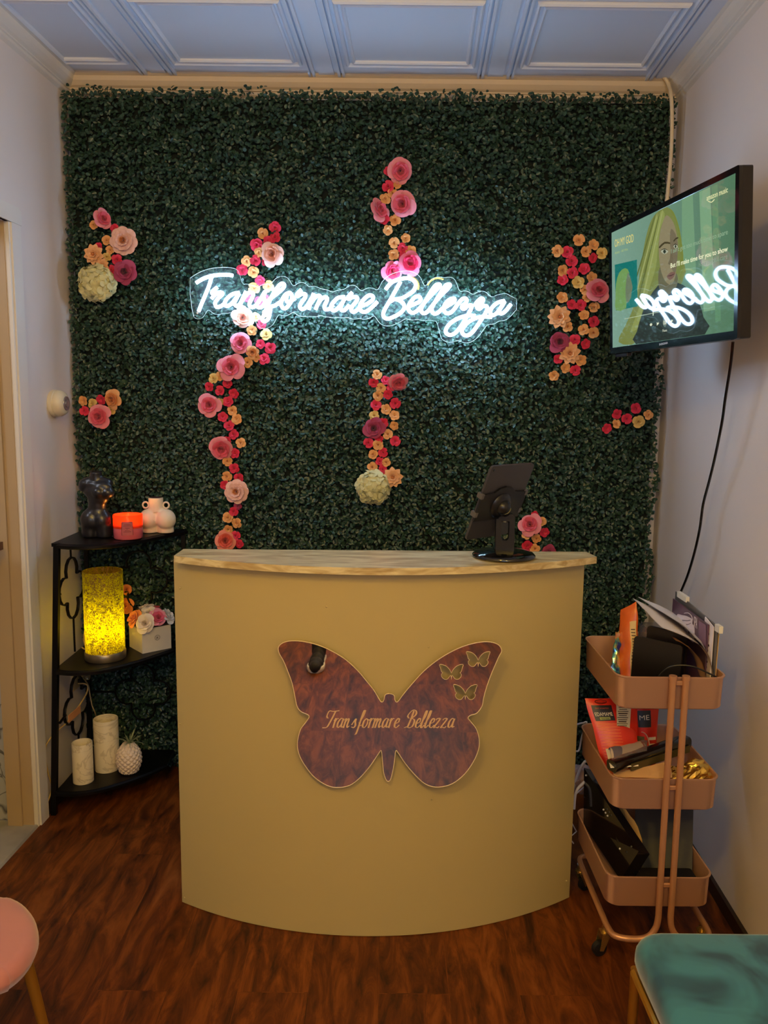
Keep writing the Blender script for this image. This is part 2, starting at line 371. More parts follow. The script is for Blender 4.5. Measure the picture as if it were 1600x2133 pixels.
def hedge_leaves(N):
    x = rng.uniform(HX0, HX1, N); z = rng.uniform(0.02, HZ1, N)
    g = 0.018 * (np.sin(x * 37 + 2 * np.sin(z * 31)) * np.sin(z * 41 + 1.7 * np.sin(x * 23))) + .006 * np.sin(x * 12.4) * np.sin(z * 12.4)
    lay = rng.uniform(0, 1, N) ** 0.8
    y = HY - .004 - lay * (0.026 + g)
    # sprigs above the top edge and past the side edges
    k = 900; sx = rng.uniform(HX0 - .004, HX1 + .004, k); cl = (np.sin(sx * 9) + np.sin(sx * 23 + 1)) * .5
    x = np.concatenate([x, sx]); z = np.concatenate([z, HZ1 + rng.uniform(0, 1, k) ** 1.8 * (0.026 + .012 * cl)]); y = np.concatenate([y, HY - rng.uniform(0.0, .04, k)])
    k = 1400; sz = rng.uniform(.02, HZ1, k); sd = rng.integers(0, 2, k)
    x = np.concatenate([x, np.where(sd == 0, HX0 - rng.uniform(0, .010, k), HX1 + rng.uniform(0, .014, k) + .01 * np.sin(sz * 17) * (sz < 2.2))]); z = np.concatenate([z, sz]); y = np.concatenate([y, HY - rng.uniform(0, .04, k)])
    n = len(x)
    ln = rng.uniform(.0125, .0185, n); wd = ln * rng.uniform(.62, .82, n)
    # leaf frame: axis a (length), b (width), c normal roughly toward the room
    th = rng.uniform(0, 2 * np.pi, n); ti = rng.uniform(0.0, 1.05, n); az = rng.uniform(0, 2 * np.pi, n)
    c = np.stack([np.sin(ti) * np.cos(az), -np.cos(ti), np.sin(ti) * np.sin(az) + .25], 1); c /= np.linalg.norm(c, axis=1)[:, None]
    t = np.stack([np.cos(th), np.zeros(n), np.sin(th)], 1); a = t - c * (t * c).sum(1)[:, None]; a /= np.linalg.norm(a, axis=1)[:, None]
    b_ = np.cross(c, a); P = np.stack([x, y, z], 1)
    L = ln[:, None]; Wd = wd[:, None]; up = c * L * .13
    V = np.stack([P - a * L * .5, P - a * L * .30 - b_ * Wd * .36 + up * .7, P - a * L * .02 - b_ * Wd * .5 + up, P + a * L * .30 - b_ * Wd * .38 + up * .8, P + a * L * .5, P + a * L * .30 + b_ * Wd * .38 + up * .8, P - a * L * .02 + b_ * Wd * .5 + up, P - a * L * .30 + b_ * Wd * .36 + up * .7], 1).reshape(-1, 3)
    i = np.arange(n)[:, None] * 8
    F = np.concatenate([i + np.array([[0, 1, 2, 3, 4]]), i + np.array([[0, 4, 5, 6, 7]])], 1).reshape(-1)
    me = bpy.data.meshes.new('leaves'); me.vertices.add(len(V)); me.vertices.foreach_set('co', V.astype(np.float32).reshape(-1))
    nf = n * 2; me.loops.add(nf * 5); me.loops.foreach_set('vertex_index', F.astype(np.int32))
    me.polygons.add(nf); me.polygons.foreach_set('loop_start', (np.arange(nf) * 5).astype(np.int32)); me.update(calc_edges=True)
    return me
hb = MB().box(((HX0 + HX1) / 2, HY + .012, HZ1 / 2 + .01), (HX1 - HX0 - .004, .018, HZ1 - .02)).build_at('boxwood_backdrop', mat('dark_green_mat', (10, 22, 15), 0.9), (0, HY, 0))
tag(hb, 'wall-sized backdrop of dark green artificial boxwood leaves behind the reception desk', 'hedge wall')
lv = link('foliage', hedge_leaves(84000), hb); lv.data.materials.append(leaf_mat()); lv.location = -Vector((0, HY, 0))
# ================================================================== NEON SIGN
M_NEON = mat('neon_tube_white', (240, 245, 250), 0.4, emit=(172, 214, 255), es=NEON_STRENGTH)
ZA = lambda p: (390 + p[0] * .13125, 550 + p[1] * .13125)
ZB = lambda p: (580 + p[0] * .1375, 550 + p[1] * .1375)
ZC = lambda p: (780 + p[0] * .1, 550 + p[1] * .1)
ZD = lambda p: (900 + p[0] * .11875, 560 + p[1] * .11875)
NEON = [
 ('A', [(140,300),(250,235),(380,190),(520,172),(640,170),(725,185)]),
 ('A', [(388,205),(345,350),(285,500),(225,640),(180,755)]),
 ('A', [(478,368),(405,430),(400,468),(470,455),(545,450),(555,485),(480,555),(445,620),(465,680),(520,675),(580,640)]),
 ('A', [(385,552),(440,490),(500,455)]),
 ('A', [(825,455),(740,470),(660,520),(600,600),(620,665),(690,640),(760,560),(830,460),(775,560),(750,630),(790,665),(860,620)]),
 ('A', [(935,432),(890,530),(840,640),(900,540),(980,455),(1045,470),(1035,530),(990,620),(1000,675),(1060,680),(1140,590),(1235,435)]),
 ('A', [(1245,432),(1215,510),(1235,600),(1200,670),(1135,690),(1085,645)]),
 ('A', [(1200,670),(1310,560),(1450,450),(1530,370),(1535,320),(1480,320),(1390,430),(1310,580),(1230,780),(1190,870),(1225,910),(1290,865),(1315,760),(1335,680),(1400,655),(1480,600)]),
 ('B', [(165,435),(105,465),(50,560),(45,630),(95,675),(160,620),(205,530),(200,465),(160,435),(125,500),(130,570),(190,560),(255,515)]),
 ('B', [(350,388),(285,450),(285,490),(350,455),(405,458),(410,500),(345,590),(325,650),(365,685),(430,640),(500,520)]),
 ('B', [(535,445),(500,540),(460,690)]),
 ('B', [(490,600),(560,500),(620,480),(635,520),(590,620),(562,690)]),
 ('B', [(590,620),(650,530),(715,500),(740,540),(700,630),(710,685),(770,680),(830,620)]),
 ('B', [(1010,500),(910,510),(840,570),(795,650),(830,705),(890,680),(960,600),(1015,505),(955,620),(950,690),(1000,700),(1075,620)]),
 ('B', [(1120,430),(1060,495),(1065,530),(1130,500),(1190,505),(1185,560),(1120,640),(1105,700),(1145,725),(1200,690),(1260,630)]),
 ('B', [(1250,640),(1350,600),(1425,545),(1430,490),(1370,475),(1290,540),(1235,630),(1250,705),(1315,725),(1400,670),(1500,570)]),
 ('C', [(235,530),(330,410),(440,340),(600,300),(740,305),(840,370),(860,460),(810,560),(690,650),(560,715),(430,735)]),
 ('C', [(545,365),(470,500),(380,660),(270,850),(195,990),(190,1090),(270,1140),(400,1100),(540,1020),(620,920),(600,820),(520,760),(420,735),(335,780)]),
 ('C', [(700,890),(820,840),(930,790),(965,730),(930,680),(860,680),(770,770),(705,890),(720,970),(790,1015),(880,980),(980,880),(1080,760)]),
 ('C', [(1080,760),(1200,630),(1320,510),(1365,450),(1340,420),(1270,450),(1180,570),(1070,760),(990,890),(975,980),(1040,1030),(1130,970)]),
 ('C', [(1130,970),(1260,800),(1400,640),(1530,510),(1575,450),(1555,425),(1480,450),(1380,600),(1270,780),(1200,900),(1200,990),(1260,1035),(1340,1000),(1420,920)]),
 ('D', [(170,720),(270,650),(370,590),(400,540),(370,520),(300,545),(230,620),(205,710),(245,775),(310,775),(380,720),(450,620),(520,540)]),
 ('D', [(440,640),(510,550),(570,515),(610,545),(590,600),(530,650),(530,690),(570,700),(630,650),(690,640),(690,690),(640,790),(570,910),(490,1030),(400,1130),(310,1160),(245,1120),(255,1040),(340,940),(480,860),(640,820),(760,822)]),
 ('D', [(740,650),(800,570),(860,520),(900,540),(870,600),(800,650),(795,690),(840,700),(900,650),(960,660),(965,720),(900,840),(800,990),(710,1110),(620,1170),(545,1145),(530,1070),(610,960),(730,880),(880,840),(1050,845)]),
 ('D', [(1275,560),(1160,590),(1070,660),(1020,750),(1055,815),(1130,780),(1210,680),(1280,565),(1200,690),(1175,760),(1220,785),(1290,740),(1385,620)]),
]
NY = 3.004
neon = thing('neon_sign', 'glowing white script sign reading Transformare Bellezza on clear plate over the leaf backdrop', 'neon sign', atY(732, 640, NY))
LET = ['T','T','r','r','a','n','s','f','o','r','m','m','m','a','r','e','B','B','e','l','l','e','z','z','a']
strokes2d = []
groups = []
for (zz, pts), ch in zip(NEON, LET):
    P = [{'A': ZA, 'B': ZB, 'C': ZC, 'D': ZD}[zz](p) for p in pts]
    C2 = catmull([(p[0], p[1], 0) for p in P], 5); strokes2d.append(C2)
    new = not groups or groups[-1][0] != ch or ch in 'lz'
    if new: groups.append((ch, []))
    groups[-1][1].append(C2)
for ch, ss in groups:
    m = MB()
    for C2 in ss: m.tube([atY(p.x, p.y, NY) for p in C2], .0062, 8)
    m.build('letter_tube', M_NEON, neon, smooth=True)
# clear acrylic plate following the lettering
allp = [(p.x, p.y) for C2 in strokes2d for p in C2]
xs = list(range(388, 1082, 4)); top = []; bot = []
for x in xs:
    t = [y - math.sqrt(max(0, 15.5 ** 2 - (x - px) ** 2)) for px, y in allp if abs(x - px) < 15.5]
    b = [y + math.sqrt(max(0, 15.5 ** 2 - (x - px) ** 2)) for px, y in allp if abs(x - px) < 15.5]
    if t: top.append((x, min(t))); bot.append((x, max(b)))
def sm(L): return [(L[i][0], (L[max(i - 1, 0)][1] + L[i][1] * 2 + L[min(i + 1, len(L) - 1)][1]) / 4) for i in range(len(L))]
top, bot = sm(top), sm(bot)
m = MB(); n = len(top); PY = NY + .012
F = [atY(x, y, PY) for x, y in top] + [atY(x, y, PY) for x, y in bot]; D = Vector((0, .004, 0))
m.add(F + [p + D for p in F], [(i, i + 1, n + i + 1, n + i) for i in range(n - 1)] + [(2 * n + i, 3 * n + i, 3 * n + i + 1, 2 * n + i + 1) for i in range(n - 1)] +
      [(i, 2 * n + i, 2 * n + i + 1, i + 1) for i in range(n - 1)] + [(n + i, n + i + 1, 3 * n + i + 1, 3 * n + i) for i in range(n - 1)] + [(0, n, 3 * n, 2 * n), (n - 1, 3 * n - 1, 4 * n - 1, 2 * n - 1)])
M_ACR = bpy.data.materials.new('clear_acrylic'); M_ACR.use_nodes = True; nt = M_ACR.node_tree; nt.nodes.clear()
o_ = nt.nodes.new('ShaderNodeOutputMaterial'); tr = nt.nodes.new('ShaderNodeBsdfTransparent'); gl = nt.nodes.new('ShaderNodeBsdfGlossy'); gl.inputs['Roughness'].default_value = .08
df = nt.nodes.new('ShaderNodeBsdfDiffuse'); df.inputs[0].default_value = (.8, .85, .85, 1)
m1 = nt.nodes.new('ShaderNodeMixShader'); m1.inputs[0].default_value = .0; m2 = nt.nodes.new('ShaderNodeMixShader'); m2.inputs[0].default_value = .012
nt.links.new(tr.outputs[0], m1.inputs[1]); nt.links.new(gl.outputs[0], m1.inputs[2]); nt.links.new(m1.outputs[0], m2.inputs[1]); nt.links.new(df.outputs[0], m2.inputs[2]); nt.links.new(m2.outputs[0], o_.inputs[0])
tr.inputs[0].default_value = (.96, .98, .97, 1)
m.build('backing_plate', M_ACR, neon)
edge = [atY(x, y, PY - .0005) for x, y in top] + [atY(x, y, PY - .0005) for x, y in reversed(bot)]
MB().tube(edge, .0006, 5, closed=True).build('plate_edge', mat('painted_edge_glow', (225, 240, 235), .2), neon, smooth=True)  # whitish rim colour stands for sign light piped to the plate edge
for px, py in ((455, 574), (412, 652), (556, 668), (808, 664), (930, 696), (1040, 653)):
    p = atY(px, py, PY); MB().cyl(p + Vector((0, -.004, 0)), p + Vector((0, .055, 0)), .004, n=10).build('standoff', mat('brushed_steel', (190, 190, 190), .3, 1), neon, smooth=True)
# two gold rings pinned behind the sign
for i, (cx, cy, r, a0, a1) in enumerate(((853, 596, 19, -20, 75), (912, 601, 22, 60, 160))):
    P = [atY(cx + r * math.cos(math.radians(a)), cy - r * math.sin(math.radians(a)), NY + .055) for a in np.linspace(a0, a1, 12)]
    m = MB(); m.tube(P, .0035, 8)
    for k, p in enumerate(P): m.ball(p + Vector((0, -.003, 0)), .0026, 8, 6)
    o = m.build_at('gold_band', mat('gold', (206, 156, 40), .5, .2), P[0], smooth=True)
    tag(o, ('curved gold band behind the capital B of the neon sign', 'curved gold band above the double l of the neon sign')[i], 'ornament')
# ================================================================== FLOWERS
def petal(m, L, Wd, a0, a1, cup=.25, tip=0.0, spin=0.0, base=0.06, lift=0.0, ruf=0.0, nu=7, nv=7, ph=0.0, roll=.16):
    q = Matrix.Rotation(spin, 3, 'Z'); pts = []; ar = [(base, lift)]
    K = 12
    for j in range(K):
        a = a0 + (a1 - a0) * (j + .5) / K; ar.append((ar[-1][0] + L / K * math.cos(a), ar[-1][1] + L / K * math.sin(a)))
    def at(s):
        s = max(0, min(1, s)) * K; i0 = min(int(s), K - 1); f = s - i0; return ar[i0][0] + (ar[i0 + 1][0] - ar[i0][0]) * f, ar[i0][1] + (ar[i0 + 1][1] - ar[i0][1]) * f
    VS = [0, .16, .32, .48, .62, .76, .87, .95, 1.0]
    if nv <= 6: VS = [0, .25, .5, .72, .9, 1.0]
    nv = len(VS)
    for j, v in enumerate(VS):
        if v < .56: w = .34 + .66 * math.sin(PI * .5 * v / .56)
        else:
            t = (v - .56) / .44; w = math.sqrt(max(0, 1 - (t * .985) ** 2.3)); w = w * (1 - tip) + (1 - t ** 1.5 * .96) * tip
        w *= Wd
        for i in range(nu):
            u = -1 + 2 * i / (nu - 1)
            r, z = at(v)
            zz = z + cup * w * u * u * (1 - .75 * v) - .16 * w * abs(u) ** 3 * v + roll * w * u * v + ruf * L * math.sin(u * 5 + ph) * v
            pts.append(q @ Vector((r, u * w, zz)))
    return m.add(pts, [(j * nu + i, j * nu + i + 1, (j + 1) * nu + i + 1, (j + 1) * nu + i) for j in range(nv - 1) for i in range(nu - 1)])
def spiral(m, turns, r0, r1, z0, z1, h, n=44, pointy=0):
    vs = []; 
    for i in range(n):
        t = i / (n - 1); a = turns * 2 * PI * t; r = r0 + (r1 - r0) * t; r *= 1 + pointy * .10 * math.cos(5 * a)
        zt = z1 + (z0 - z1) * t
        for k, (dr, dz) in enumerate(((-.02, -h), (0, -h * .3), (.025, 0))): vs.append((math.cos(a) * (r + dr), math.sin(a) * (r + dr), zt + dz))
    return m.add(vs, [(i * 3 + k, i * 3 + 3 + k, i * 3 + 4 + k, i * 3 + 1 + k) for i in range(n - 1) for k in range(2)])
D2 = math.radians
def ring(m, n, L, W_, a0, a1, off=0.0, **kw):
    for i in range(n): petal(m, L, W_, D2(a0), D2(a1), spin=off + 2 * PI * i / n + .12 * math.sin(i * 7.3), ph=i * 1.7, **kw)
    return m
MT = {}
def fm(name, rgb): return mat(name, rgb, .55, bump=.08, bscale=120, sheen=.2, spec=.3, ss=0.0)
C_PINK, C_PINKD = fm('pink_petal', (236, 142, 158)), fm('deep_pink_heart', (222, 88, 112))
C_BLUSH, C_BLUSHD = fm('blush_petal', (240, 190, 178)), fm('peach_heart', (226, 148, 120))
C_PEACH, C_PEACHD = fm('peach_petal', (240, 180, 128)), fm('apricot_heart', (222, 142, 84))
C_RED, C_MAUVE = fm('coral_red_petal', (222, 46, 80)), fm('mauve_petal', (170, 62, 100))
C_MAUVED = fm('mauve_heart', (118, 34, 66))
C_SPEACH = fm('small_peach_petal', (234, 168, 104)); C_SYEL = fm('buttery_petal', (226, 190, 112))
C_HOT, C_HOTD = fm('hot_pink_petal', (240, 120, 150)), fm('crimson_heart', (224, 30, 80))
C_CREAM, C_GREEN = fm('cream_green_floret', (222, 216, 160)), fm('greenish_eye', (120, 118, 60))
C_CORAL, C_CORALD = fm('coral_petal', (232, 136, 116)), fm('coral_heart', (220, 90, 70))
C_IVORY = fm('ivory_petal', (232, 214, 196)); C_WHITEF = fm('white_petal', (235, 228, 222)); C_ORNG = fm('orange_petal', (236, 140, 80))
def mk(m, mt, nm='petals'): return m.mesh(nm, mt, smooth=70, fix=False)
KINDS = {}
def rose_kind(key, co, ci, tip=0.0, n=5):
    parts = []
    pm = mk(petal(MB(), 1.0, .60 if n == 5 else .52, D2(38), D2(-14), cup=.34, tip=tip, nu=9, nv=9, roll=.24), co, 'petal')
    for i in range(n): parts.append(('petal', pm, 2 * PI * i / n + .1 * math.sin(5 * i)))
    m = MB(); ring(m, 5, .72, .48, 60, 6, off=.6, cup=.5, tip=tip, lift=.06, roll=.3); ring(m, 4, .52, .42, 74, 22, off=.2, cup=.7, tip=tip, lift=.12, roll=.3)
    parts.append(('inner_petals', mk(m, co if tip else ci), 0))
    m = MB(); spiral(m, 3.2, .04, .30, .52, .60, .40, 70, pointy=1 if tip else .5)
    parts.append(('heart', mk(m, ci, 'heart'), 0)); KINDS[key] = parts
rose_kind('pink', C_PINK, C_PINKD); rose_kind('blush', C_BLUSH, C_BLUSHD, n=6); rose_kind('mauve', C_MAUVE, C_MAUVED, tip=.42)
rose_kind('hot', C_HOT, C_HOTD); rose_kind('coral', C_CORAL, C_CORALD); rose_kind('peach', C_PEACH, C_PEACHD, n=6)
rose_kind('ivory', C_IVORY, C_IVORY, n=6); rose_kind('white', C_WHITEF, C_WHITEF, n=6); rose_kind('orange', C_ORNG, C_ORNG, n=6)
m = MB(); ring(m, 8, .95, .42, 14, -6, cup=.3, ruf=.02)
m2 = MB(); ring(m2, 8, .74, .36, 40, 16, off=.4, lift=.08, ruf=.03); ring(m2, 7, .56, .30, 60, 40, lift=.14, ruf=.04)
m3 = MB(); ring(m3, 9, .34, .16, 70, 60, lift=.2, ruf=.08); ring(m3, 7, .24, .12, 80, 76, lift=.22)
KINDS['peony'] = [('outer_petals', mk(m, C_BLUSH), 0), ('inner_petals', mk(m2, C_BLUSH), 0), ('heart', mk(m3, C_PEACHD, 'heart'), 0)]
m = MB(); ring(m, 9, .95, .32, 16, -4, tip=.85, cup=.5)
m2 = MB(); ring(m2, 8, .70, .27, 40, 18, off=.35, tip=.8, cup=.6, lift=.08); ring(m2, 6, .46, .22, 62, 42, tip=.7, cup=.7, lift=.14)
m3 = MB(); ring(m3, 4, .26, .16, 75, 80, tip=.5, cup=.8, lift=.2); m3.ball((0, 0, .34), .09, 10, 7)
KINDS['dahlia'] = [('outer_petals', mk(m, C_PEACH), 0), ('inner_petals', mk(m2, C_PEACH), 0), ('heart', mk(m3, C_PEACHD, 'heart'), 0)]
SMALL = {}
for key, mt in (('sred', C_RED), ('speach', C_SPEACH), ('syellow', C_SYEL), ('smauve', C_MAUVE)):
    L = []
    for v in range(4):
        m = MB(); n = (4, 5, 4, 3)[v]
        ring(m, n, 1.0, (.60, .50, .56, .72)[v], 34, (-4, 4, -12, 2)[v], off=v * .5, cup=.34, nu=7, nv=6, roll=.2)
        ring(m, 3, .56, .44, 72, 24, off=v, cup=.7, lift=.10, nu=5, nv=5)
        if v != 1: spiral(m, 1.6, .06, .24, .44, .52, .26, 22)
        L.append(mk(m, mt, 'bloom'))
    SMALL[key] = L
fl = MB(); ring(fl, 4, .27, .112, 24, -30, base=.0, cup=.3, nu=5, nv=5, roll=.4); FLORET = mk(fl, C_CREAM, 'floret')
ORD = ['', 'topmost', 'second', 'third', 'fourth', 'fifth', 'sixth', 'seventh', 'eighth', 'ninth', 'tenth', 'eleventh', 'twelfth', 'thirteenth', 'fourteenth', 'fifteenth', 'sixteenth', 'seventeenth', 'eighteenth', 'nineteenth', 'twentieth', 'twenty-first', 'twenty-second', 'twenty-third', 'twenty-fourth', 'twenty-fifth', 'twenty-sixth', 'twenty-seventh', 'twenty-eighth', 'twenty-ninth', 'thirtieth']
KN = {'pink': ('large_rose', 'large pink rose', 'rose'), 'blush': ('large_rose', 'large pale blush rose', 'rose'), 'mauve': ('large_rose', 'large mauve rose', 'rose'),
      'hot': ('large_rose', 'large hot pink rose', 'rose'), 'coral': ('large_rose', 'large coral pink rose', 'rose'), 'peach': ('large_rose', 'large round peach rose', 'rose'),
      'orange': ('large_rose', 'orange rose', 'rose'),
      'peony': ('peony', 'ruffled blush peony with peach heart', 'peony'), 'dahlia': ('dahlia', 'peach dahlia with pointed petals', 'dahlia'), 'hydrangea': ('hydrangea', 'cream green hydrangea head', 'hydrangea'),
      'sred': ('small_rose', 'small red rose', 'rose'), 'speach': ('small_rose', 'small peach rose', 'rose'), 'syellow': ('small_rose', 'small yellowish rose', 'rose'), 'smauve': ('small_rose', 'small mauve rose', 'rose')}
def face_matrix(spin, tx=0.0, tz=0.0):   # flower faces local +Z; turn it to face the room
    return (Matrix.Rotation(tz, 3, 'Z') @ Matrix.Rotation(tx, 3, 'X') @ Matrix.Rotation(PI / 2, 3, 'X') @ Matrix.Rotation(spin, 3, 'Z')).to_euler()
def put_flower(kind, p, R, rot, label, group):
    nm, _, cat = KN.get(kind, ('large_rose', '', 'rose'))
    if kind in SMALL:
        o = link(nm, SMALL[kind][random.randrange(4)]); o.location = p; o.rotation_euler = rot; o.scale = (R, R, R); return tag(o, label, cat, group)
    o = thing(nm, label, cat, p, group); o.rotation_euler = rot; o.scale = (R, R, R)
    if kind == 'hydrangea':
        k = 42
        for i in range(k):
            t = math.acos(1 - (i + .5) / k * 1.02) if (1 - (i + .5) / k * 1.02) > -1 else 1.6; a = i * 2.399963
            d = Vector((math.sin(t) * math.cos(a), math.sin(t) * math.sin(a), math.cos(t)))
            f = link('floret', FLORET, o); f.location = Vector((d.x * .78, d.y * .78, d.z * .50 + .06 + .05 * math.sin(i * 2.7)))
            f.rotation_euler = (d.to_track_quat('Z', 'Y') @ Matrix.Rotation(i * 1.3, 3, 'Z').to_quaternion() @ Matrix.Rotation(.35 * math.sin(i * 1.9), 3, 'X').to_quaternion()).to_euler(); f.scale = (1.3 + .2 * math.sin(i * 3.1),) * 3
        c = link('flower_core', HYC, o)
    else:
        for pn, me, sp in KINDS[kind]:
            c = link(pn, me, o); c.rotation_euler = (0, 0, sp + (random.uniform(-.12, .12) if pn == 'petal' else 0))
            if pn == 'petal': q_ = random.uniform(.84, 1.14); c.scale = (q_, random.uniform(.86, 1.05), q_)
    return o
HYC = mk(MB().ball((0, 0, .0), (.6, .6, .32), 16, 8), C_GREEN, 'flower_core')
FL = {
 'upper left cluster': [('pink',213,457,19),('speach',196,469,8),('sred',240,477,9),('peony',258,502,27),('speach',223,501,9),('dahlia',196,530,20),('sred',207,514,8),('speach',230,521,8),('syellow',223,535,8),('sred',244,541,10),('sred',233,563,9),('mauve',262,568,23),('dahlia',213,552,14),('hydrangea',203,590,41)],
 'cluster by the wall thermostat': [('speach',175,835,10),('sred',176,856,9),('syellow',194,841,10),('sred',212,832,10),('peach',237,831,20),('syellow',233,854,9),('pink',209,868,25)],
 'trail crossing the neon sign': [('sred',573,474,11),('speach',547,486,10),('sred',574,495,10.5),('sred',558,502,9),('sred',535,510,12),('speach',540,526,9),('blush',568.5,529,23),('sred',555,546,9),('speach',514,544,10),('sred',532,543.5,10),('sred',505,563,11),('speach',528,567,10.5),('sred',543,585,10),('speach',529,601.5,11),('speach',560,597,11),('sred',518,621,10),('sred',541,627,9),('sred',553,622,9),('blush',505,662,21),('syellow',532.5,661,9),('sred',545,676,9),('speach',555,653,8),('speach',525,688,10),('syellow',555,697.5,11),('pink',502,716,22),('peach',525,733,13),('sred',543,717,9),('sred',563,725,11),('speach',534,744,9),('sred',551,748.5,11),('speach',516,755.5,10)],
 'trail reaching down to the desk': [('speach',499,750,8),('pink',482.5,765,26),('syellow',446,789,10),('speach',461,783,10),('sred',474.5,798,9.5),('sred',437,805,9),('sred',459,814,9.5),('sred',488,819,10),('pink',437,844,23),('syellow',458,837,8),('sred',476,837,10.5),('speach',484,855,9.5),('sred',464,869,10),('speach',494,873,10.5),('sred',477.5,887,10),('sred',488,905,10),('sred',473,917,8),('speach',502,923,10),('pink',462,932,26),('sred',490,944.5,10),('speach',474,960.5,9.5),('sred',488,975,10),('speach',473,992,10),('sred',497,995,9.5),('sred',469,1009.5,9.5),('peony',493,1024,25),('smauve',496,1053,8),('sred',487,1065,9),('speach',475,1078,10.5),('speach',494,1089,10.5),('speach',475,1102,9.5),('coral',469,1127,22),('sred',491,1116,9.5),('sred',499,1132,9)],
 'cluster above the capital B': [('pink',834,356,25),('sred',808,357,8),('speach',827.5,383,9),('sred',809,389.5,11),('speach',817,403,9),('speach',802,415,10.5),('pink',839,424.5,26),('pink',787,439,22),('sred',802,458,10),('speach',823,459.5,11),('speach',807,479.5,9.5),('speach',845,497,9),('speach',822,506,10),('sred',839,517,9.5),('speach',856,523,10),('speach',820.5,531,10.5),('sred',839.5,535,8.5),('hot',853,550,23),('hot',817,566,21)],
 'middle column above the desk': [('speach',785,781,9.5),('sred',778,796,9.5),('sred',803,793,9),('pink',828,793,21),('sred',814,806,8.5),('speach',794,808,9.5),('sred',808,821,9.5),('speach',787,824,10),('sred',823,840,10.5),('sred',783,844,10.5),('speach',803,853,10.5),('speach',821.5,866,10),('syellow',780,866,10),('sred',798,881,10),('speach',822,886,9),('mauve',778,892,22),('speach',808.5,905,10),('sred',790,913,9),('sred',767.5,923,10),('sred',823,919,10),('speach',788,927,10.5),('sred',798.5,942,9.5),('speach',778,947,9.5),('sred',791,961,8.5),('speach',805,963,8.5),('speach',775.5,973,10),('sred',797,978,8.5),('dahlia',818.5,994,21),('hydrangea',778,1015,39)],
 'cluster beside the television': [('speach',1205.5,501,11),('speach',1235.5,511,10.5),('speach',1161,523,11),('sred',1182,525,11),('speach',1220,524,10),('syellow',1253,528,10.5),('sred',1234,537,9),('sred',1190.5,545,11),('sred',1217,561,11),('sred',1192.5,568,10.5),('speach',1171.5,563.5,10.5),('sred',1172,584,10.5),('syellow',1204,589,12),('speach',1232,578.5,10.5),('speach',1218.5,604,9),('pink',1245.5,607,23),('speach',1223,621,9),('speach',1170.5,621,11),('sred',1190.5,635.5,10),('sred',1209.5,635.5,10.5),('speach',1238,641,10),('dahlia',1165,660,23),('speach',1182.5,681,10),('speach',1216.5,657,10),('sred',1236.5,670,10.5),('speach',1216,687,10.5),('speach',1236,693,10.5),('mauve',1164,712.5,22),('sred',1197.5,708,10.5),('sred',1218.5,716,10),('dahlia',1186.5,736,22),('sred',1162,748.5,9),('speach',1209.5,750,11),('speach',1177,766.5,10),('sred',1198.5,771,10),('speach',1154,782,10)],
 'small cluster under the television': [('sred',1323.5,851,10.5),('sred',1284.5,862,10),('sred',1305.5,872,10),('speach',1350,864.5,9.5),('syellow',1329.5,878,12),('speach',1283,883.5,9),('sred',1263,892,10)],
 'cluster behind the tablet': [('pink',1104,1093,23),('sred',1114,1071,7),('speach',1129,1086,9),('sred',1133.5,1108,10),('speach',1117.5,1121,9.5),('sred',1098,1135,10.5),('speach',1114,1143,10),('mauve',1142,1150,17),('peach',1098,1112,11)],
 'gap behind the glowing lamp': [('orange',264,1228,12),('orange',264,1262,18)],
}
for cl, L in FL.items():
    cnt = {}; tot = {}
    for f in L: tot[f[0]] = tot.get(f[0], 0) + 1
    for (k, x, y, r) in sorted(L, key=lambda f: (f[2], f[1])):
        cnt[k] = cnt.get(k, 0) + 1
        lab = KN[k][1] + (' in the ' if tot[k] == 1 else (', %s from the top in the ' % ORD[cnt[k]]).replace('topmost from the top', 'topmost')) + cl
        big = k not in SMALL
        Y = 3.082 if big else 3.092
        if k == 'hydrangea': Y = 3.08
        p = atY(x, y, Y); R = r / 1695 * Y * (1.12 if not big else 1.06)
        tx = random.uniform(-.3, .3); tz = random.uniform(-.3, .3)
        if (k, x) in (('pink', 213), ('pink', 787)): tz = .75
        if (k, x) == ('pink', 828): tx = .6
        if k in ('hydrangea', 'dahlia', 'peony', 'mauve'): tx *= .3; tz *= .3
        lo = 'flowers on the leaf backdrop: ' + cl
        put_flower(k, p, R, face_matrix(random.uniform(0, 6.28), tx, tz), lab, lo)
# ================================================================== RECEPTION DESK
def circle3(a, b, c):
    ax, ay = a; bx, by = b; cx, cy = c; d = 2 * (ax * (by - cy) + bx * (cy - ay) + cx * (ay - by))
    ux = ((ax * ax + ay * ay) * (by - cy) + (bx * bx + by * by) * (cy - ay) + (cx * cx + cy * cy) * (ay - by)) / d
    uy = ((ax * ax + ay * ay) * (cx - bx) + (bx * bx + by * by) * (ax - cx) + (cx * cx + cy * cy) * (bx - ax)) / d
    return ux, uy, math.hypot(ax - ux, ay - uy)
def arc(a, b, c, n):
    ux, uy, r = circle3(a, b, c); t0 = math.atan2(a[1] - uy, a[0] - ux); t1 = math.atan2(c[1] - uy, c[0] - ux)
    return [(ux + r * math.cos(t0 + (t1 - t0) * i / n), uy + r * math.sin(t0 + (t1 - t0) * i / n)) for i in range(n + 1)]
PA = arc((-.594, 2.242), (.02, 2.096), (.580, 2.286), 40)
DESK_Z = 1.048
M_DESK = mat('white_laminate_panel', (186, 167, 112), .38, bump=.05, bscale=60)
desk = thing('reception_desk', 'bow-fronted cream reception desk with pale wood top and butterfly mirror', 'desk', (0, 2.2, 0))
m = MB(); inner = [(x * .975, y + .016) for x, y in PA]
m.prism([(x, y, 0.002) for x, y in PA] + [(x, y, 0.002) for x, y in reversed(inner)], (0, 0, DESK_Z)); m.build('front_panel', M_DESK, desk, smooth=35)
m = MB()
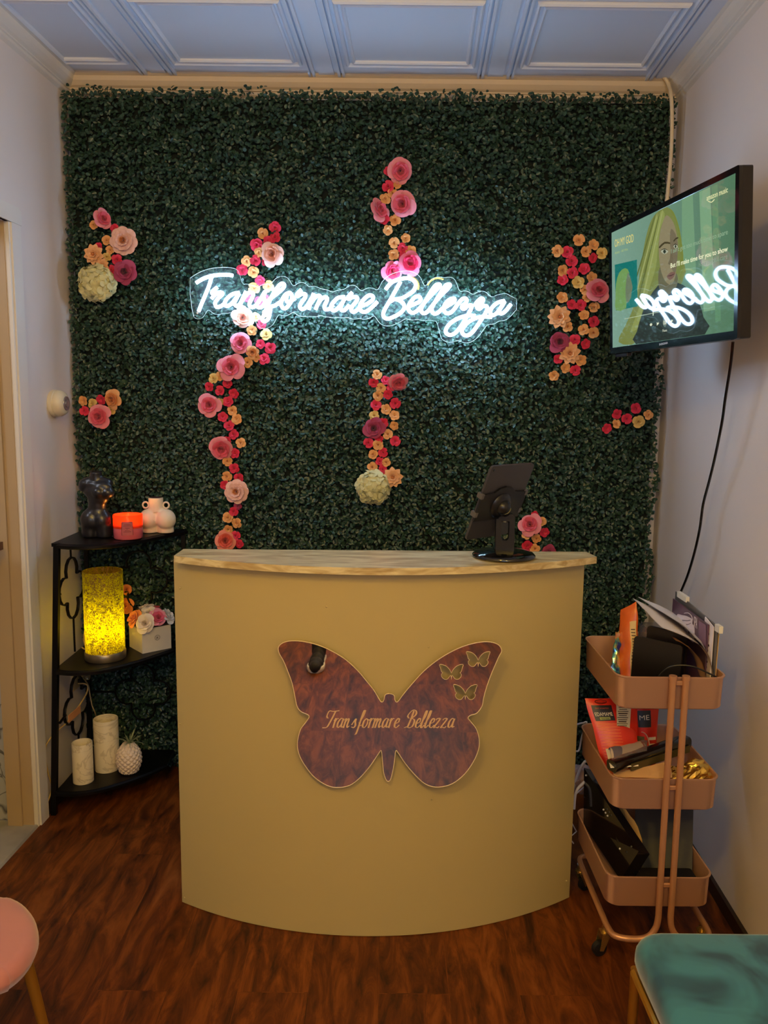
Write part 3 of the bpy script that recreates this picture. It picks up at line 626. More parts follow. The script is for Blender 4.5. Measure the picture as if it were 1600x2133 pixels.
for sx, yy in ((-.575, 2.242), (.562, 2.286)): m.box((sx, yy + .05, DESK_Z / 2 - .01), (.016, .066, DESK_Z - .03))
m.build('side_panel', M_DESK, desk)
MB().hexa([(-.565, 2.27, .70), (.55, 2.30, .70), (.55, 2.36, .70), (-.565, 2.33, .70), (-.565, 2.27, .718), (.55, 2.30, .718), (.55, 2.36, .718), (-.565, 2.33, .718)]).build('inner_ledge', M_DESK, desk)
for px, py in ((680, 1264), (384, 1870), (375, 1508), (900, 1665), (1180, 1835), (893, 1348), (375, 1225)):
    p = min(((Vector((x, y, 0)), i) for i, (x, y) in enumerate(PA)), key=lambda t: abs(CXP + FPX * (t[0].x / t[0].y) - px))[0]
    q = atY(px, py, p.y - .002); MB().ball(q, (.0028, .0012, .0028), 10, 6).build('screw_cap', M_DESK, desk, smooth=True)
# bare wood top
mm = bpy.data.materials.new('pale_oak_top'); mm.use_nodes = True; nt = mm.node_tree; b = nt.nodes['Principled BSDF']
tc = nt.nodes.new('ShaderNodeTexCoord'); mp = nt.nodes.new('ShaderNodeMapping'); mp.inputs['Scale'].default_value = (3.2, 16, 20)
n = nt.nodes.new('ShaderNodeTexNoise'); n.inputs['Scale'].default_value = 2.0; n.inputs['Detail'].default_value = 8; n.inputs['Distortion'].default_value = 1.6
r = nt.nodes.new('ShaderNodeValToRGB'); e = r.color_ramp.elements; e[0].position = .36; e[0].color = lin((176, 150, 100)); e[1].position = .62; e[1].color = lin((220, 204, 158))
nt.links.new(tc.outputs['Object'], mp.inputs[0]); nt.links.new(mp.outputs[0], n.inputs[0]); nt.links.new(n.outputs[0], r.inputs[0]); nt.links.new(r.outputs[0], b.inputs['Base Color']); b.inputs['Roughness'].default_value = .33
TA = arc((-.580, 2.193), (.004, 2.058), (.604, 2.246), 40)
m = MB(); m.prism([(x, y, 1.051) for x, y in TA] + [(.593, 2.322, 1.051), (-.579, 2.296, 1.051)], (0, 0, .019)); m.build('counter_top', mm, desk)
# butterfly mirror
BF = [(748,398),(724,406),(716,436),(705,446),(692,434),(660,380),(620,330),(570,270),(500,205),(420,155),(340,120),(260,100),(190,95),(140,105),(112,130),(115,165),(140,210),(165,270),(190,340),(205,410),(218,470),(242,502),(287,525),(270,560),(240,600),(225,650),(220,700),(235,760),(270,820),(320,880),(390,925),(450,937),(520,925),(580,880),(640,810),(690,736),(702,728),(708,780),(715,850),(728,890),(740,902),(755,890),(768,840),(778,780),(785,728),(797,736),(840,800),(900,870),(960,920),(1030,935),(1110,915),(1180,860),(1230,790),(1260,720),(1264,660),(1247,600),(1212,555),(1200,537),(1215,522),(1250,510),(1280,470),(1290,420),(1310,350),(1340,270),(1375,190),(1393,150),(1370,115),(1310,100),(1230,110),(1140,140),(1040,195),(950,265),(880,340),(830,400),(800,440),(788,446),(780,434),(775,408)]
zoomB = lambda p: (540 + p[0] * .3625, 1300 + p[1] * .3625)
BY_ = 2.078
def loop3(pts, Y, sub=4): 
    C = catmull([(p[0], p[1], 0) for p in pts], sub, closed=True); return [(atY(*zoomB((c.x, c.y)), Y).x, atY(*zoomB((c.x, c.y)), Y).z) for c in C]
small = [(0,8),(-5,-2),(-14,-16),(-34,-34),(-62,-42),(-70,-38),(-64,-22),(-58,0),(-50,6),(-58,14),(-56,30),(-40,44),(-22,42),(-8,24),(-2,24),(0,46),(2,24),(8,24),(22,42),(40,44),(56,30),(58,14),(50,6),(58,0),(64,-22),(70,-38),(62,-42),(34,-34),(14,-16),(5,-2)]
holes = [[(cx + x * .98, cy + y * 1.0) for x, y in small] for cx, cy in ((1258, 198), (1104, 272), (1184, 388))]
bf = thing('butterfly_mirror', 'large butterfly-shaped mirror plaque with cut-out butterflies fixed to the desk front', 'mirror', atY(*zoomB((748, 600)), BY_))
mir = mat('mirror_acrylic', (225, 215, 205), .015, 1)
fc = fillcurve([loop3(BF, BY_)] + [loop3(h, BY_, 2) for h in holes], lambda x, y, z: Vector((x, BY_ + z, y)), .004)
fc.build('mirror_plate', mir, bf)
edge = [Vector((x, BY_ - .002, z)) for x, z in loop3(BF, BY_)]
MB().tube(edge, .0011, 5, closed=True).build('bright_edge', mat('mirror_edge', (236, 214, 170), .3), bf, smooth=True)
m = MB()
for h in holes: m.tube([Vector((x, BY_ - .002, z)) for x, z in loop3(h, BY_, 2)], .0007, 4, closed=True)
m.build('cutout_edge', mat('mirror_edge', (236, 214, 170), .3), bf, smooth=True)
for q in ((330, 300), (1150, 480), (350, 800), (1130, 800), (748, 560)):
    p = atY(*zoomB(q), BY_); MB().cyl(p + Vector((0, .002, 0)), p + Vector((0, .05 if abs(p.x) > .15 else .024, 0)), .008, n=12).build('standoff', mat('brushed_steel', (190, 190, 190), .3, 1), bf)
# script lettering: nib-drawn strokes
ALPHA = {
 'T': [[(.2,1.0),(.0,1.25),(.15,1.75),(.7,1.72),(1.5,1.80)],[(1.0,1.72),(.85,1.2),(.6,.5),(.35,.05),(-.2,0)]],
 'r': [[(.15,1.0),(.12,.5),(.1,.0)],[(.12,.55),(.35,.95),(.55,.95)],[(0,.75),(.15,1.0)]],
 'a': [[(.62,.92),(.35,.98),(.08,.6),(.1,.12),(.35,.05),(.6,.5),(.68,.95),(.6,.4),(.68,.05),(.9,.15)]],
 'n': [[(0,.8),(.15,.98),(.12,.5),(.08,0)],[(.1,.45),(.4,.95),(.55,.85),(.5,.3),(.6,.02),(.8,.2)]],
 's': [[(0,.3),(.35,.95),(.4,.6),(.52,.25),(.35,.0),(.08,.1)]],
 'f': [[(.1,.5),(.45,1.2),(.55,1.75),(.38,1.8),(.28,1.2),(.2,.3),(.1,-.55),(-.02,-.7)],[(.15,.12),(.5,.3)]],
 'o': [[(.35,.98),(.08,.7),(.08,.15),(.35,.02),(.6,.4),(.55,.85),(.32,.98)],[(.5,.8),(.8,.85)]],
 'm': [[(0,.8),(.15,.98),(.12,.5),(.08,0)],[(.1,.45),(.38,.95),(.5,.85),(.42,0)],[(.45,.45),(.75,.95),(.9,.85),(.85,.3),(.95,.02),(1.1,.2)]],
 'e': [[(.1,.45),(.5,.6),(.5,.92),(.3,.98),(.08,.6),(.12,.12),(.4,.02),(.7,.3)]],
 'B': [[(.1,1.0),(-.1,1.3),(.3,1.8),(.8,1.8),(.95,1.4),(.5,1.0),(.3,.95)],[(.5,1.0),(.95,.8),(.9,.2),(.5,.0),(.1,.1),(-.15,.0)],[(.55,1.75),(.45,1.0),(.25,.05)]],
 'l': [[(.0,.4),(.4,1.1),(.5,1.7),(.35,1.75),(.22,1.0),(.15,.15),(.3,.0),(.55,.3)]],
 'z': [[(.1,.8),(.2,.95),(.6,.92),(.05,.05),(.3,.08),(.55,-.02),(.7,.15)]],
}
LAY = [('T',78),('r',172),('a',215),('n',288),('s',378),('f',446),('o',498),('r',565),('m',612),('a',715),('r',790),('e',850),('B',985),('e',1085),('l',1140),('l',1185),('e',1240),('z',1295),('z',1372),('a',1448)]
m = MB(); yb = BY_ - .0027
for ch, x0 in LAY:
    for st in ALPHA[ch]:
        C = catmull([(p[0], p[1], 0) for p in st], 5); Q = []
        for c in C:
            X = x0 + c.x * 82 + c.y * 28 ; Yy = 300 - c.y * 106
            Q.append((660 + X * .1875, 1460 + Yy * .1875))
        for i in range(len(Q) - 1):
            a, b_ = Q[i], Q[i + 1]; dx, dy = b_[0] - a[0], b_[1] - a[1]
            down = min(1, abs(dy) / (math.hypot(dx, dy) + 1e-6)); w = .7 + 1.15 * down
            if dy < 0 and dx > 0: w = .9 + .3 * down
            pts = [(a[0] - w, a[1]), (a[0] + w, a[1]), (b_[0] + w, b_[1]), (b_[0] - w, b_[1])]
            if abs(dx) > abs(dy) * 2: pts = [(a[0], a[1] - .6), (b_[0], b_[1] - .6), (b_[0], b_[1] + .6), (a[0], a[1] + .6)]
            seg_i = globals().get('seg_i', 0) + 1; m.prism([atY(*p, yb - (seg_i % 11) * 2.5e-5) for p in pts], (0, .0009, 0))
m.build('lettering', mat('tan_lettering', (214, 176, 132), .5), bf, fix=False)

# ------------------------------------------------------------------ tablet on its stand
M_BLK = mat('satin_black_plastic', (22, 22, 26), .32); M_DGR = mat('space_grey_metal', (78, 76, 80), .38, .5)
st = thing('tablet_stand', 'black round-based tablet stand on the right end of the desk top', 'tablet stand', (.337, 2.225, 1.0702))
c = Vector((.337, 2.225, 1.0702))
MB().lathe(c, [(0, 0), (.083, 0), (.088, .004), (.088, .008), (.080, .015), (.055, .020), (.035, .023), (0, .023)], 48).build('base', mat('gloss_black', (10, 10, 12), .12, coat=.5), st, smooth=50)
m = MB(); pz0, pz1 = .020, .118
loop = [(-.026, pz0), (.026, pz0), (.026, pz1), (.020, pz1 + .006), (-.020, pz1 + .006), (-.026, pz1)]
slot = [(-.011, .104), (.011, .104), (.011, .058), (.006, .050), (-.006, .050), (-.011, .058)]
fillcurve([loop, slot], lambda x, y, z: c + Vector((x * .96, -.004 + z * 1.0 - x * .28, y)), .022).build('post', M_BLK, st)
YAW = math.radians(41); AL = math.radians(23)
E1 = Vector((math.cos(YAW), math.sin(YAW), 0)); NH = Vector((math.sin(YAW), -math.cos(YAW), 0)); E2 = Vector((0, 0, math.cos(AL))) + NH * math.sin(AL); EN = E1.cross(E2).normalized()
if EN.y > 0: EN = -EN
BL = atY(970, 1125, 2.175)
TP = lambda u, v, w: BL + E1 * u + E2 * v + EN * w
ctr = TP(.085, .105, .004)
m = MB(); m.ball(ctr + EN * .012, (.022, .022, .022), 20, 12); m.tube([ctr + EN * .02, c + Vector((.0, .0, .125)), c + Vector((0, -.002, .10))], [.017, .015, .013], 16)
m.build('ball_joint', M_BLK, st, smooth=True)
m = MB(); q = Matrix((E1, E2, EN)).transposed()
m.lathe(ctr, [(0, .0), (.036, 0), (.038, .004), (.034, .010), (.024, .014), (0, .015)], 36, axis=EN); m.build('swivel_disc', M_BLK, st, smooth=50)
m = MB(); L2 = [(-.004, .062), (.180, .062), (.180, .142), (.128, .146), (.110, .158), (.085, .163), (.060, .158), (.042, .146), (-.004, .142)]
m.prism([TP(u, v, .0012) for u, v in L2], EN * .006); m.build('holder_plate', M_BLK, st)
for u, v in ((-.002, .138), (-.002, .082), (.178, .138), (.178, .082)):
    MB().box(TP(u, v, -.001), (.010, .014, .018), q).build('clip_arm', mat('grey_clip', (90, 88, 90), .35), st)
MB().lathe(TP(.082, .128 - .035, .020), [(0, 0), (.008, 0), (.008, .006), (0, .007)], 20, axis=EN).build('logo_disc', mat('grey_disc', (150, 146, 140), .35, .5), st, smooth=50)
tb = thing('tablet', 'dark grey tablet held tilted in the black stand, seen from behind', 'tablet', BL)
def rrect(w, h, r, n=5, x0=0, y0=0):
    P = []
    for cx, cy, a0 in ((w - r, r, -90), (w - r, h - r, 0), (r, h - r, 90), (r, r, 180)):
        for i in range(n + 1): a = math.radians(a0 + 90 * i / n); P.append((x0 + cx + r * math.cos(a), y0 + cy + r * math.sin(a)))
    return P
m = MB(); m.prism([TP(u, v, -.0065) for u, v in rrect(.176, .226, .010)], EN * .0072); m.build('case', M_DGR, tb, smooth=40)
MB().prism([TP(u, v, -.0072) for u, v in rrect(.170, .220, .008, x0=.003, y0=.003)], EN * .0007).build('screen', mat('black_glass', (6, 6, 8), .06), tb)
MB().lathe(TP(.012, .214, .0007), [(0, 0), (.0035, 0), (.003, .001), (0, .001)], 14, axis=EN).build('camera_lens', mat('black_glass', (6, 6, 8), .06), tb)
# ================================================================== CORNER SHELF
M_SH = mat('matte_black_metal', (16, 14, 14), .42, .6)
SH = thing('corner_shelf', 'black metal quarter-round corner shelf with three tiers, left of the desk', 'shelf', (-1.12, 3.0, 0))
def tier(z, pts, bx, back):
    C = catmull([tuple(atZ(x, y, z)) for x, y in pts], 5)
    poly = [(p.x, p.y, z - .012) for p in C] + [(C[-1].x, back, z - .012), (bx, back, z - .012), (bx, C[0].y, z - .012)]
    MB().prism(poly, (0, 0, .012)).build('shelf_plate', M_SH, SH)
    MB().tube([Vector((p.x, p.y - .001, z - .010)) for p in C], .009, 6, flat=1.0).build('rim', M_SH, SH, smooth=True)
    return C
Z1, Z2, Z3 = 1.0, .555, .10
c1 = tier(Z1, [(120,1132),(150,1134),(190,1134),(240,1130),(290,1122),(340,1112),(388,1103)], -1.150, 3.085)
c2 = tier(Z2, [(119,1395),(150,1397),(190,1395),(230,1389),(290,1374),(362,1350)], -1.150, 3.085)
c3 = tier(Z3, [(118,1648),(150,1649),(190,1645),(235,1634),(300,1612),(345,1592)], -1.165, 3.085)
def post(a, b, r=.0075):
    q = MB(); a = Vector(a); b = Vector(b)
    q.add([a + Vector((dx, dy, 0)) for dx, dy in ((-r, -r), (r, -r), (r, r), (-r, r))] + [b + Vector((dx, dy, 0)) for dx, dy in ((-r, -r), (r, -r), (r, r), (-r, r))], [(0, 3, 2, 1), (4, 5, 6, 7), (0, 1, 5, 4), (1, 2, 6, 5), (2, 3, 7, 6), (3, 0, 4, 7)])
    q.build('post', M_SH, SH)
post((-1.186, 2.752, 0), (-1.132, 2.752, 1.0), .0095); post((-1.172, 3.075, 0), (-1.150, 3.075, 1.0)); post((-.77, 3.075, 0), (-.775, 3.075, 1.0)); 
def quatre(px, py, c, s, rw):       # four-lobed ring ornament on the side frame
    P = []
    for k in range(4):
        cx, cy = math.cos(k * PI / 2) * s * .62, math.sin(k * PI / 2) * s * .62
        for i in range(9):
            a = k * PI / 2 - PI * .62 + PI * 1.24 * i / 8; P.append((cx + math.cos(a) * s * .5, cy + math.sin(a) * s * .5))
    o = atW(px, py, c); D = Vector((.045, 1, 0)).normalized()
    return o, [o + D * p[0] * rw + Vector((0, 0, p[1])) for p in P]
for z0, cz, zz in ((Z2, .80, .125), (Z3, .345, .125)):
    o = Vector((XL(2.93) + .05, 2.93, cz)); P = []
    for k in range(4):
        cx, cy = math.cos(k * PI / 2) * .062, math.sin(k * PI / 2) * .062
        for i in range(9):
            a = k * PI / 2 - PI * .62 + PI * 1.24 * i / 8; P.append(o + Vector((.045, 1, 0)) * (cx + math.cos(a) * .048) + Vector((0, 0, (cy + math.sin(a) * .048) * 1.05)))
    m = MB(); m.tube(P, .0065, 6, closed=True, flat=.5)
    m.tube([(XL(2.76) + .06, 2.76, cz), (XL(2.83) + .05, 2.83, cz)], .005, 6); m.tube([(XL(3.03) + .05, 3.035, cz), (XL(3.07) + .045, 3.07, cz)], .005, 6)
    top = z0 + .445; m.tube([o + Vector((0, 0, .11)), (o.x, o.y, top - .012)], .004, 6); m.tube([o + Vector((0, 0, -.11)), (o.x, o.y, z0)], .004, 6)
    m.build('quatrefoil_ornament', M_SH, SH, smooth=True)
    P = []; o = Vector((-.95, 3.072, cz))
    for k in range(4):
        cx, cy = math.cos(k * PI / 2) * .062, math.sin(k * PI / 2) * .062
        for i in range(9):
            a = k * PI / 2 - PI * .62 + PI * 1.24 * i / 8; P.append(o + Vector((cx + math.cos(a) * .048, 0, (cy + math.sin(a) * .048) * 1.05)))
    m = MB(); m.tube(P, .004, 6, closed=True); m.tube([(-1.15, 3.072, cz), (-1.06, 3.072, cz)], .004, 6); m.tube([(-.84, 3.072, cz), (-.77, 3.072, cz)], .004, 6)
    m.build('quatrefoil_ornament', M_SH, SH, smooth=True)

# -------- bust-shaped black candle
bp = atZ(203, 1117, Z1 + .001); bp = Vector((-1.035, 2.880, Z1 + .0006)); u = .000259
bust = thing('torso_sculpture', 'black ceramic female torso sculpture on the top tier of the corner shelf', 'sculpture', bp)
def L3(x, z, y=0): return bp + Vector(((x - 395) * u, y * u, z * u))
m = MB(); B = lambda x, z, y, rx, ry, rz: m.ball(L3(x, z, y), (rx * u, ry * u, rz * u), 20, 14)
m.lathe(L3(290, 0, 10), [(0, 0), (112 * u, 0), (118 * u, 60 * u), (122 * u, 180 * u), (0, 190 * u)], 24); m.lathe(L3(490, 0, 10), [(0, 0), (105 * u, 0), (112 * u, 60 * u), (118 * u, 180 * u), (0, 190 * u)], 24)
B(395, 735, 5, 210, 100, 75); B(395, 800, 12, 140, 72, 70); B(310, 240, 0, 148, 140, 170); B(455, 235, 10, 140, 135, 165); B(385, 330, 10, 165, 115, 130)
B(400, 450, 0, 122, 92, 160); B(420, 560, 0, 150, 105, 130); B(400, 650, 10, 185, 118, 130)
B(245, 745, 10, 92, 92, 80); B(218, 705, 0, 66, 76, 72); B(540, 755, 30, 82, 84, 78); B(320, 790, 10, 120, 70, 60); B(460, 795, 15, 110, 65, 60)
B(445, 640, -62, 98, 92, 92); B(570, 632, -40, 92, 90, 84); B(480, 715, -34, 155, 78, 80)
m.lathe(L3(395, 800, 15), [(0, 0), (85 * u, 0), (80 * u, 60 * u), (86 * u, 118 * u), (0, 118 * u)], 24)
place_mesh('torso', blob(m, .0028, 22), mat('black_glazed_ceramic', (30, 28, 32), .34, coat=.2), bust)
MB().lathe(L3(395, 919, 15), [(76 * u, 0), (86 * u, 4 * u), (80 * u, 8 * u), (72 * u, 3 * u)], 28).build('neck_rim', mat('black_glazed_ceramic', (20, 19, 22)), bust, smooth=True)

# -------- candle jar
jp = Vector((-.921, 2.868, Z1 + .0006)); jar = thing('candle_jar', 'lit three-wick candle in orange and pink glass jar between sculpture and white vase', 'candle', jp)
M_JO = bpy.data.materials.new('glowing_orange_glass'); M_JO.use_nodes = True; nt = M_JO.node_tree; nt.nodes.clear()
o_ = nt.nodes.new('ShaderNodeOutputMaterial'); t1 = nt.nodes.new('ShaderNodeBsdfTranslucent'); t1.inputs[0].default_value = lin((255, 128, 24)); d1 = nt.nodes.new('ShaderNodeBsdfPrincipled'); d1.inputs['Base Color'].default_value = lin((238, 92, 50)); d1.inputs['Roughness'].default_value = .2
mx = nt.nodes.new('ShaderNodeMixShader'); mx.inputs[0].default_value = .35; nt.links.new(t1.outputs[0], mx.inputs[1]); nt.links.new(d1.outputs[0], mx.inputs[2]); nt.links.new(mx.outputs[0], o_.inputs[0])
MB().lathe(jp, [(.0512, .040), (.0515, .086), (.0502, .0875), (.049, .086), (.049, .042)], 48).build('glass_upper', M_JO, jar, smooth=50)
MB().lathe(jp, [(0, 0), (.046, 0), (.050, .004), (.0512, .040), (.049, .040), (.0, .040)], 48).build('glass_lower', mat('pink_wax_glass', (226, 104, 112), .25), jar, smooth=50)
MB().lathe(jp, [(0, .042), (.0486, .042), (.0486, .050), (0, .049)], 40).build('wax', mat('peach_wax', (255, 190, 120), .3, ss=.3), jar, smooth=50)
M_FL = mat('candle_flame', (255, 220, 120), .5, emit=(255, 190, 60), es=60)
for dx, dy in ((.018, .0), (-.010, .016), (-.012, -.014)):
    w = MB(); w.tube([jp + Vector((dx, dy, .050)), jp + Vector((dx, dy, .060))], .0012, 6); wk = w.build('wick', mat('charred_wick', (30, 24, 20), .9), jar)
    MB().lathe(jp + Vector((dx, dy, .060)), [(0, 0), (.0028, .003), (.0032, .007), (.0015, .014), (0, .018)], 12).build('flame', M_FL, wk, smooth=True)
light('POINT', 'candle_glow', jp + Vector((0, 0, .075)), jp, .30, (1, .42, .1), shadow_soft_size=.008)
pl = [jp + Vector((math.sin(a) * .0522, -math.cos(a) * .0522, 0)) for a in np.linspace(-.12, .62, 9)]
m = MB()
for i in range(8): m.add([pl[i] + Vector((0, 0, .018)), pl[i + 1] + Vector((0, 0, .018)), pl[i + 1] + Vector((0, 0, .066)), pl[i] + Vector((0, 0, .066))], [(0, 1, 2, 3)])
lab = m.build('paper_label', mat('dusty_rose_label', (190, 92, 92), .6), jar, smooth=True)
m = MB(); nn = lambda a: Vector((math.sin(a), -math.cos(a), 0))
for z, (a, b_) in ((.057, (.05, .45)), (.052, (.0, .5)), (.045, (.1, .42)), (.041, (.18, .32)), (.035, (.1, .4)), (.031, (.0, .5))):
    m.tube([jp + nn(t) * .0527 + Vector((0, 0, z)) for t in np.linspace(a, b_, 6)], .0006, 4)
ring_ = [(-.12, .018), (-.12, .060), (-.05, .066), (.55, .066), (.62, .060), (.62, .018)]
m.tube([jp + nn(a) * .0527 + Vector((0, 0, z)) for a, z in ring_], .0006, 4); m.build('printed_lines', mat('dark_print', (90, 40, 44), .6), lab)

# -------- white cheeky vase with ring handles
vp = Vector((-.852, 3.005, Z1 + .0006)); u = .000263
vase = thing('vase', 'white body-shaped vase with two small ring handles on the top tier', 'vase', vp)
V3 = lambda x, z, y=0: vp + Vector(((x - 1235) * u, y * u, z * u))
m = MB(); B = lambda x, z, y, rx, ry, rz: m.ball(V3(x, z, y), (rx * u, ry * u, rz * u), 22, 16)
B(1115, 190, -30, 140, 150, 150); B(1362, 190, -30, 138, 150, 150); B(1235, 230, 30, 150, 120, 120); B(1235, 300, 10, 130, 90, 70)
m.lathe(V3(1125, 0, 0), [(0, 0), (118 * u, 0), (112 * u, 70 * u), (118 * u, 120 * u), (0, 130 * u)], 28); m.lathe(V3(1345, 0, 0), [(0, 0), (118 * u, 0), (112 * u, 70 * u), (118 * u, 120 * u), (0, 130 * u)], 28)
m.lathe(V3(1212, 300, 10), [(0, 0), (112 * u, 0), (104 * u, 60 * u), (102 * u, 200 * u), (0, 200 * u)], 32)
M_VS = mat('matte_white_ceramic', (232, 214, 190), .6)
place_mesh('body', blob(m, .003, 5), M_VS, vase)
MB().lathe(V3(1212, 500, 10), [(0, 2 * u), (88 * u, 2 * u), (90 * u, 4 * u), (0, 5 * u)], 32).build('opening', mat('opening_shade_disc', (60, 24, 20), .8), vase)  # flat dark disc on the solid neck; shade of a hollow put into colour
for hx in (1068, 1360):
    P = [V3(hx + 42 * math.cos(a), 392 + 44 * math.sin(a), 0) for a in np.linspace(0, 2 * PI, 21)[:-1]]
    MB().tube(P, 13 * u, 10, closed=True).build('handle', M_VS, vase, smooth=True)
m = MB(); q = atZ(226, 1117, Z1 + .004)
m.tube(catmull([q + Vector(d) for d in ((-.014, 0, 0), (-.006, -.006, .003), (0, .004, .001), (.008, -.004, .004), (.014, .002, 0), (.006, .008, .001), (-.004, .009, .001))], 4), .0018, 6)
tag(m.build_at('wire_tie', mat('silver_wire', (220, 214, 205), .3, .8), q, smooth=True), 'tiny crumpled silver wire tie lying in front of the black torso', 'wire')

# -------- lamp
lp = Vector((-1.017, 2.862, Z2 + .0006)); lamp = thing('table_lamp', 'lit cylinder table lamp with crackled yellow glass shade on the middle tier', 'lamp', lp)
MB().lathe(lp, [(0, 0), (.0715, 0), (.073, .003), (.073, .026), (.070, .030), (0, .030)], 48).build('base', mat('brushed_pewter', (150, 136, 110), .35, .8), lamp, smooth=45)
M_LS = bpy.data.materials.new('crackled_yellow_glass'); M_LS.use_nodes = True; nt = M_LS.node_tree; nt.nodes.clear(); N = nt.nodes.new; L = nt.links.new
o_ = N('ShaderNodeOutputMaterial'); tl = N('ShaderNodeBsdfTranslucent'); tl.inputs[0].default_value = lin((240, 240, 60)); tp = N('ShaderNodeBsdfTransparent'); tp.inputs[0].default_value = lin((250, 220, 90)); dk = N('ShaderNodeBsdfPrincipled'); dk.inputs['Base Color'].default_value = lin((120, 84, 40)); dk.inputs['Roughness'].default_value = .3
tc = N('ShaderNodeTexCoord'); n1 = N('ShaderNodeTexNoise'); n1.inputs['Scale'].default_value = 92; n1.inputs['Detail'].default_value = 1.0; n1.inputs['Distortion'].default_value = 1.6; L(tc.outputs['Object'], n1.inputs[0])
rp = N('ShaderNodeValToRGB'); e = rp.color_ramp.elements; e[0].position = .42; e[0].color = (0, 0, 0, 1); e[1].position = .475; e[1].color = (1, 1, 1, 1); x = e.new(.535); x.color = (1, 1, 1, 1); x = e.new(.60); x.color = (0, 0, 0, 1)
L(n1.outputs[0], rp.inputs[0]); ma = N('ShaderNodeMixShader'); ma.inputs[0].default_value = .2; L(tl.outputs[0], ma.inputs[1]); L(tp.outputs[0], ma.inputs[2])
mb = N('ShaderNodeMixShader'); L(rp.outputs[0], mb.inputs[0]); L(ma.outputs[0], mb.inputs[1]); L(dk.outputs[0], mb.inputs[2])
mc = N('ShaderNodeMixShader'); mc.inputs[0].default_value = .08; L(mb.outputs[0], mc.inputs[1]); L(ma.outputs[0], mc.inputs[2]); L(mc.outputs[0], o_.inputs[0])
MB().lathe(lp, [(.070, .028), (.070, .326), (.0685, .327), (.067, .326), (.067, .030)], 56).build('lamp_shade', M_LS, lamp, smooth=50)
MB().lathe(lp, [(0, .030), (.012, .030), (.012, .06), (.016, .07), (0, .075)], 16).build('bulb_socket', mat('white_plastic', (220, 216, 205), .4), lamp, smooth=50)
MB().ball(lp + Vector((0, 0, .098)), (.022, .022, .028)).build('bulb', mat('lit_bulb', (255, 240, 180), .5, emit=(255, 214, 70), es=10), lamp, smooth=True)
light('POINT', 'lamp_glow', lp + Vector((0, 0, .12)), lp, 2.3, (1.0, .78, .05), shadow_soft_size=.02)
m = MB(); m.tube(catmull([(-1.085, 2.90, Z2 + .05), (-1.10, 2.92, Z2 + .085), (-1.115, 2.93, Z2 + .08), (-1.125, 2.94, Z2 + .04), (-1.11, 2.93, Z2 + .008), (-1.14, 2.96, Z2 + .006)], 5), .003, 8)
m.build('power_cord', mat('clear_gold_cord', (206, 176, 110), .3), lamp, smooth=True)

# -------- flower box
A_ = atZ(297, 1362, Z2 + .0006); Bc = atZ(357, 1350, Z2); ex = (Bc - A_); ex.z = 0; wd = ex.length; ex.normalize(); ey = Vector((-ex.y, ex.x, 0))
bw = .100; bh = .092
if True: bw = wd
fb = thing('flower_box', 'square white gift box with round monogram holding artificial roses, beside the lamp', 'box', A_)
def bxp(a, b, c): return A_ + ex * a + ey * b + Vector((0, 0, c))
m = MB(); m.hexa([bxp(0, 0, 0), bxp(bw, 0, 0), bxp(bw, bw, 0), bxp(0, bw, 0), bxp(0, 0, bh), bxp(bw, 0, bh), bxp(bw, bw, bh), bxp(0, bw, bh)]); m.build('box_body', mat('white_card_box', (226, 214, 196), .5), fb)
m = MB(); e_ = .004; m.hexa([bxp(e_, e_, bh), bxp(bw - e_, e_, bh), bxp(bw - e_, bw - e_, bh), bxp(e_, bw - e_, bh), bxp(e_, e_, bh + .008), bxp(bw - e_, e_, bh + .008), bxp(bw - e_, bw - e_, bh + .008), bxp(e_, bw - e_, bh + .008)]); m.build('inner_rim', mat('dark_rim', (50, 34, 26), .7), fb)
m = MB(); cc = bxp(bw * .52, -.0006, bh * .56); m.tube([cc + ex * .0098 * math.cos(a) + Vector((0, 0, .0098 * math.sin(a))) for a in np.linspace(0, 2 * PI, 25)[:-1]], .0006, 4, closed=True)
text_fit(m, 'JK', cc + ex * -.005 + Vector((0, 0, -.004)), cc + ex * .005 + Vector((0, 0, -.004)), (0, 0, .008)); m.build('monogram', mat('brown_print', (92, 66, 44), .6), fb)
for i, (px, py, r, k, nm) in enumerate(((284, 1286, 15, 'orange', 'pale rose tinted orange for lamp glow, lamp side of the white flower box'), (301, 1295, 16, 'ivory', 'ivory rose at the front left corner of the white flower box'),  # lamp-side rose: lamplight on pale petals is put into its orange colour
        (313, 1268, 15, 'ivory', 'ivory rose at the top back of the white flower box'), (327, 1286, 14, 'pink', 'pink rose at the front middle of the white flower box'),
        (338, 1266, 12, 'pink', 'small pink rose at the back of the white flower box'), (318, 1280, 13, 'ivory', 'ivory rose in the middle of the white flower box'), (350, 1278, 14, 'white', 'white rose at the right corner of the white flower box'))):
    c = bxp(bw * .5, bw * .5, bh + .010); loc = [bxp(.006, bw * .55, bh + .028), bxp(.018, .006, bh + .020), bxp(bw * .45, bw * .75, bh + .046), bxp(bw * .58, .012, bh + .030), bxp(bw * .85, bw * .8, bh + .04), bxp(bw * .40, bw * .35, bh + .042), bxp(bw * .95, bw * .2, bh + .028)][i]
    d = (loc - c); d.z *= 1.2; d = (d + Vector((0, -.02, .02))).normalized()
    put_flower(k, loc, r / 405, d.to_track_quat('Z', 'Y').to_euler(), nm, 'roses in the white flower box')

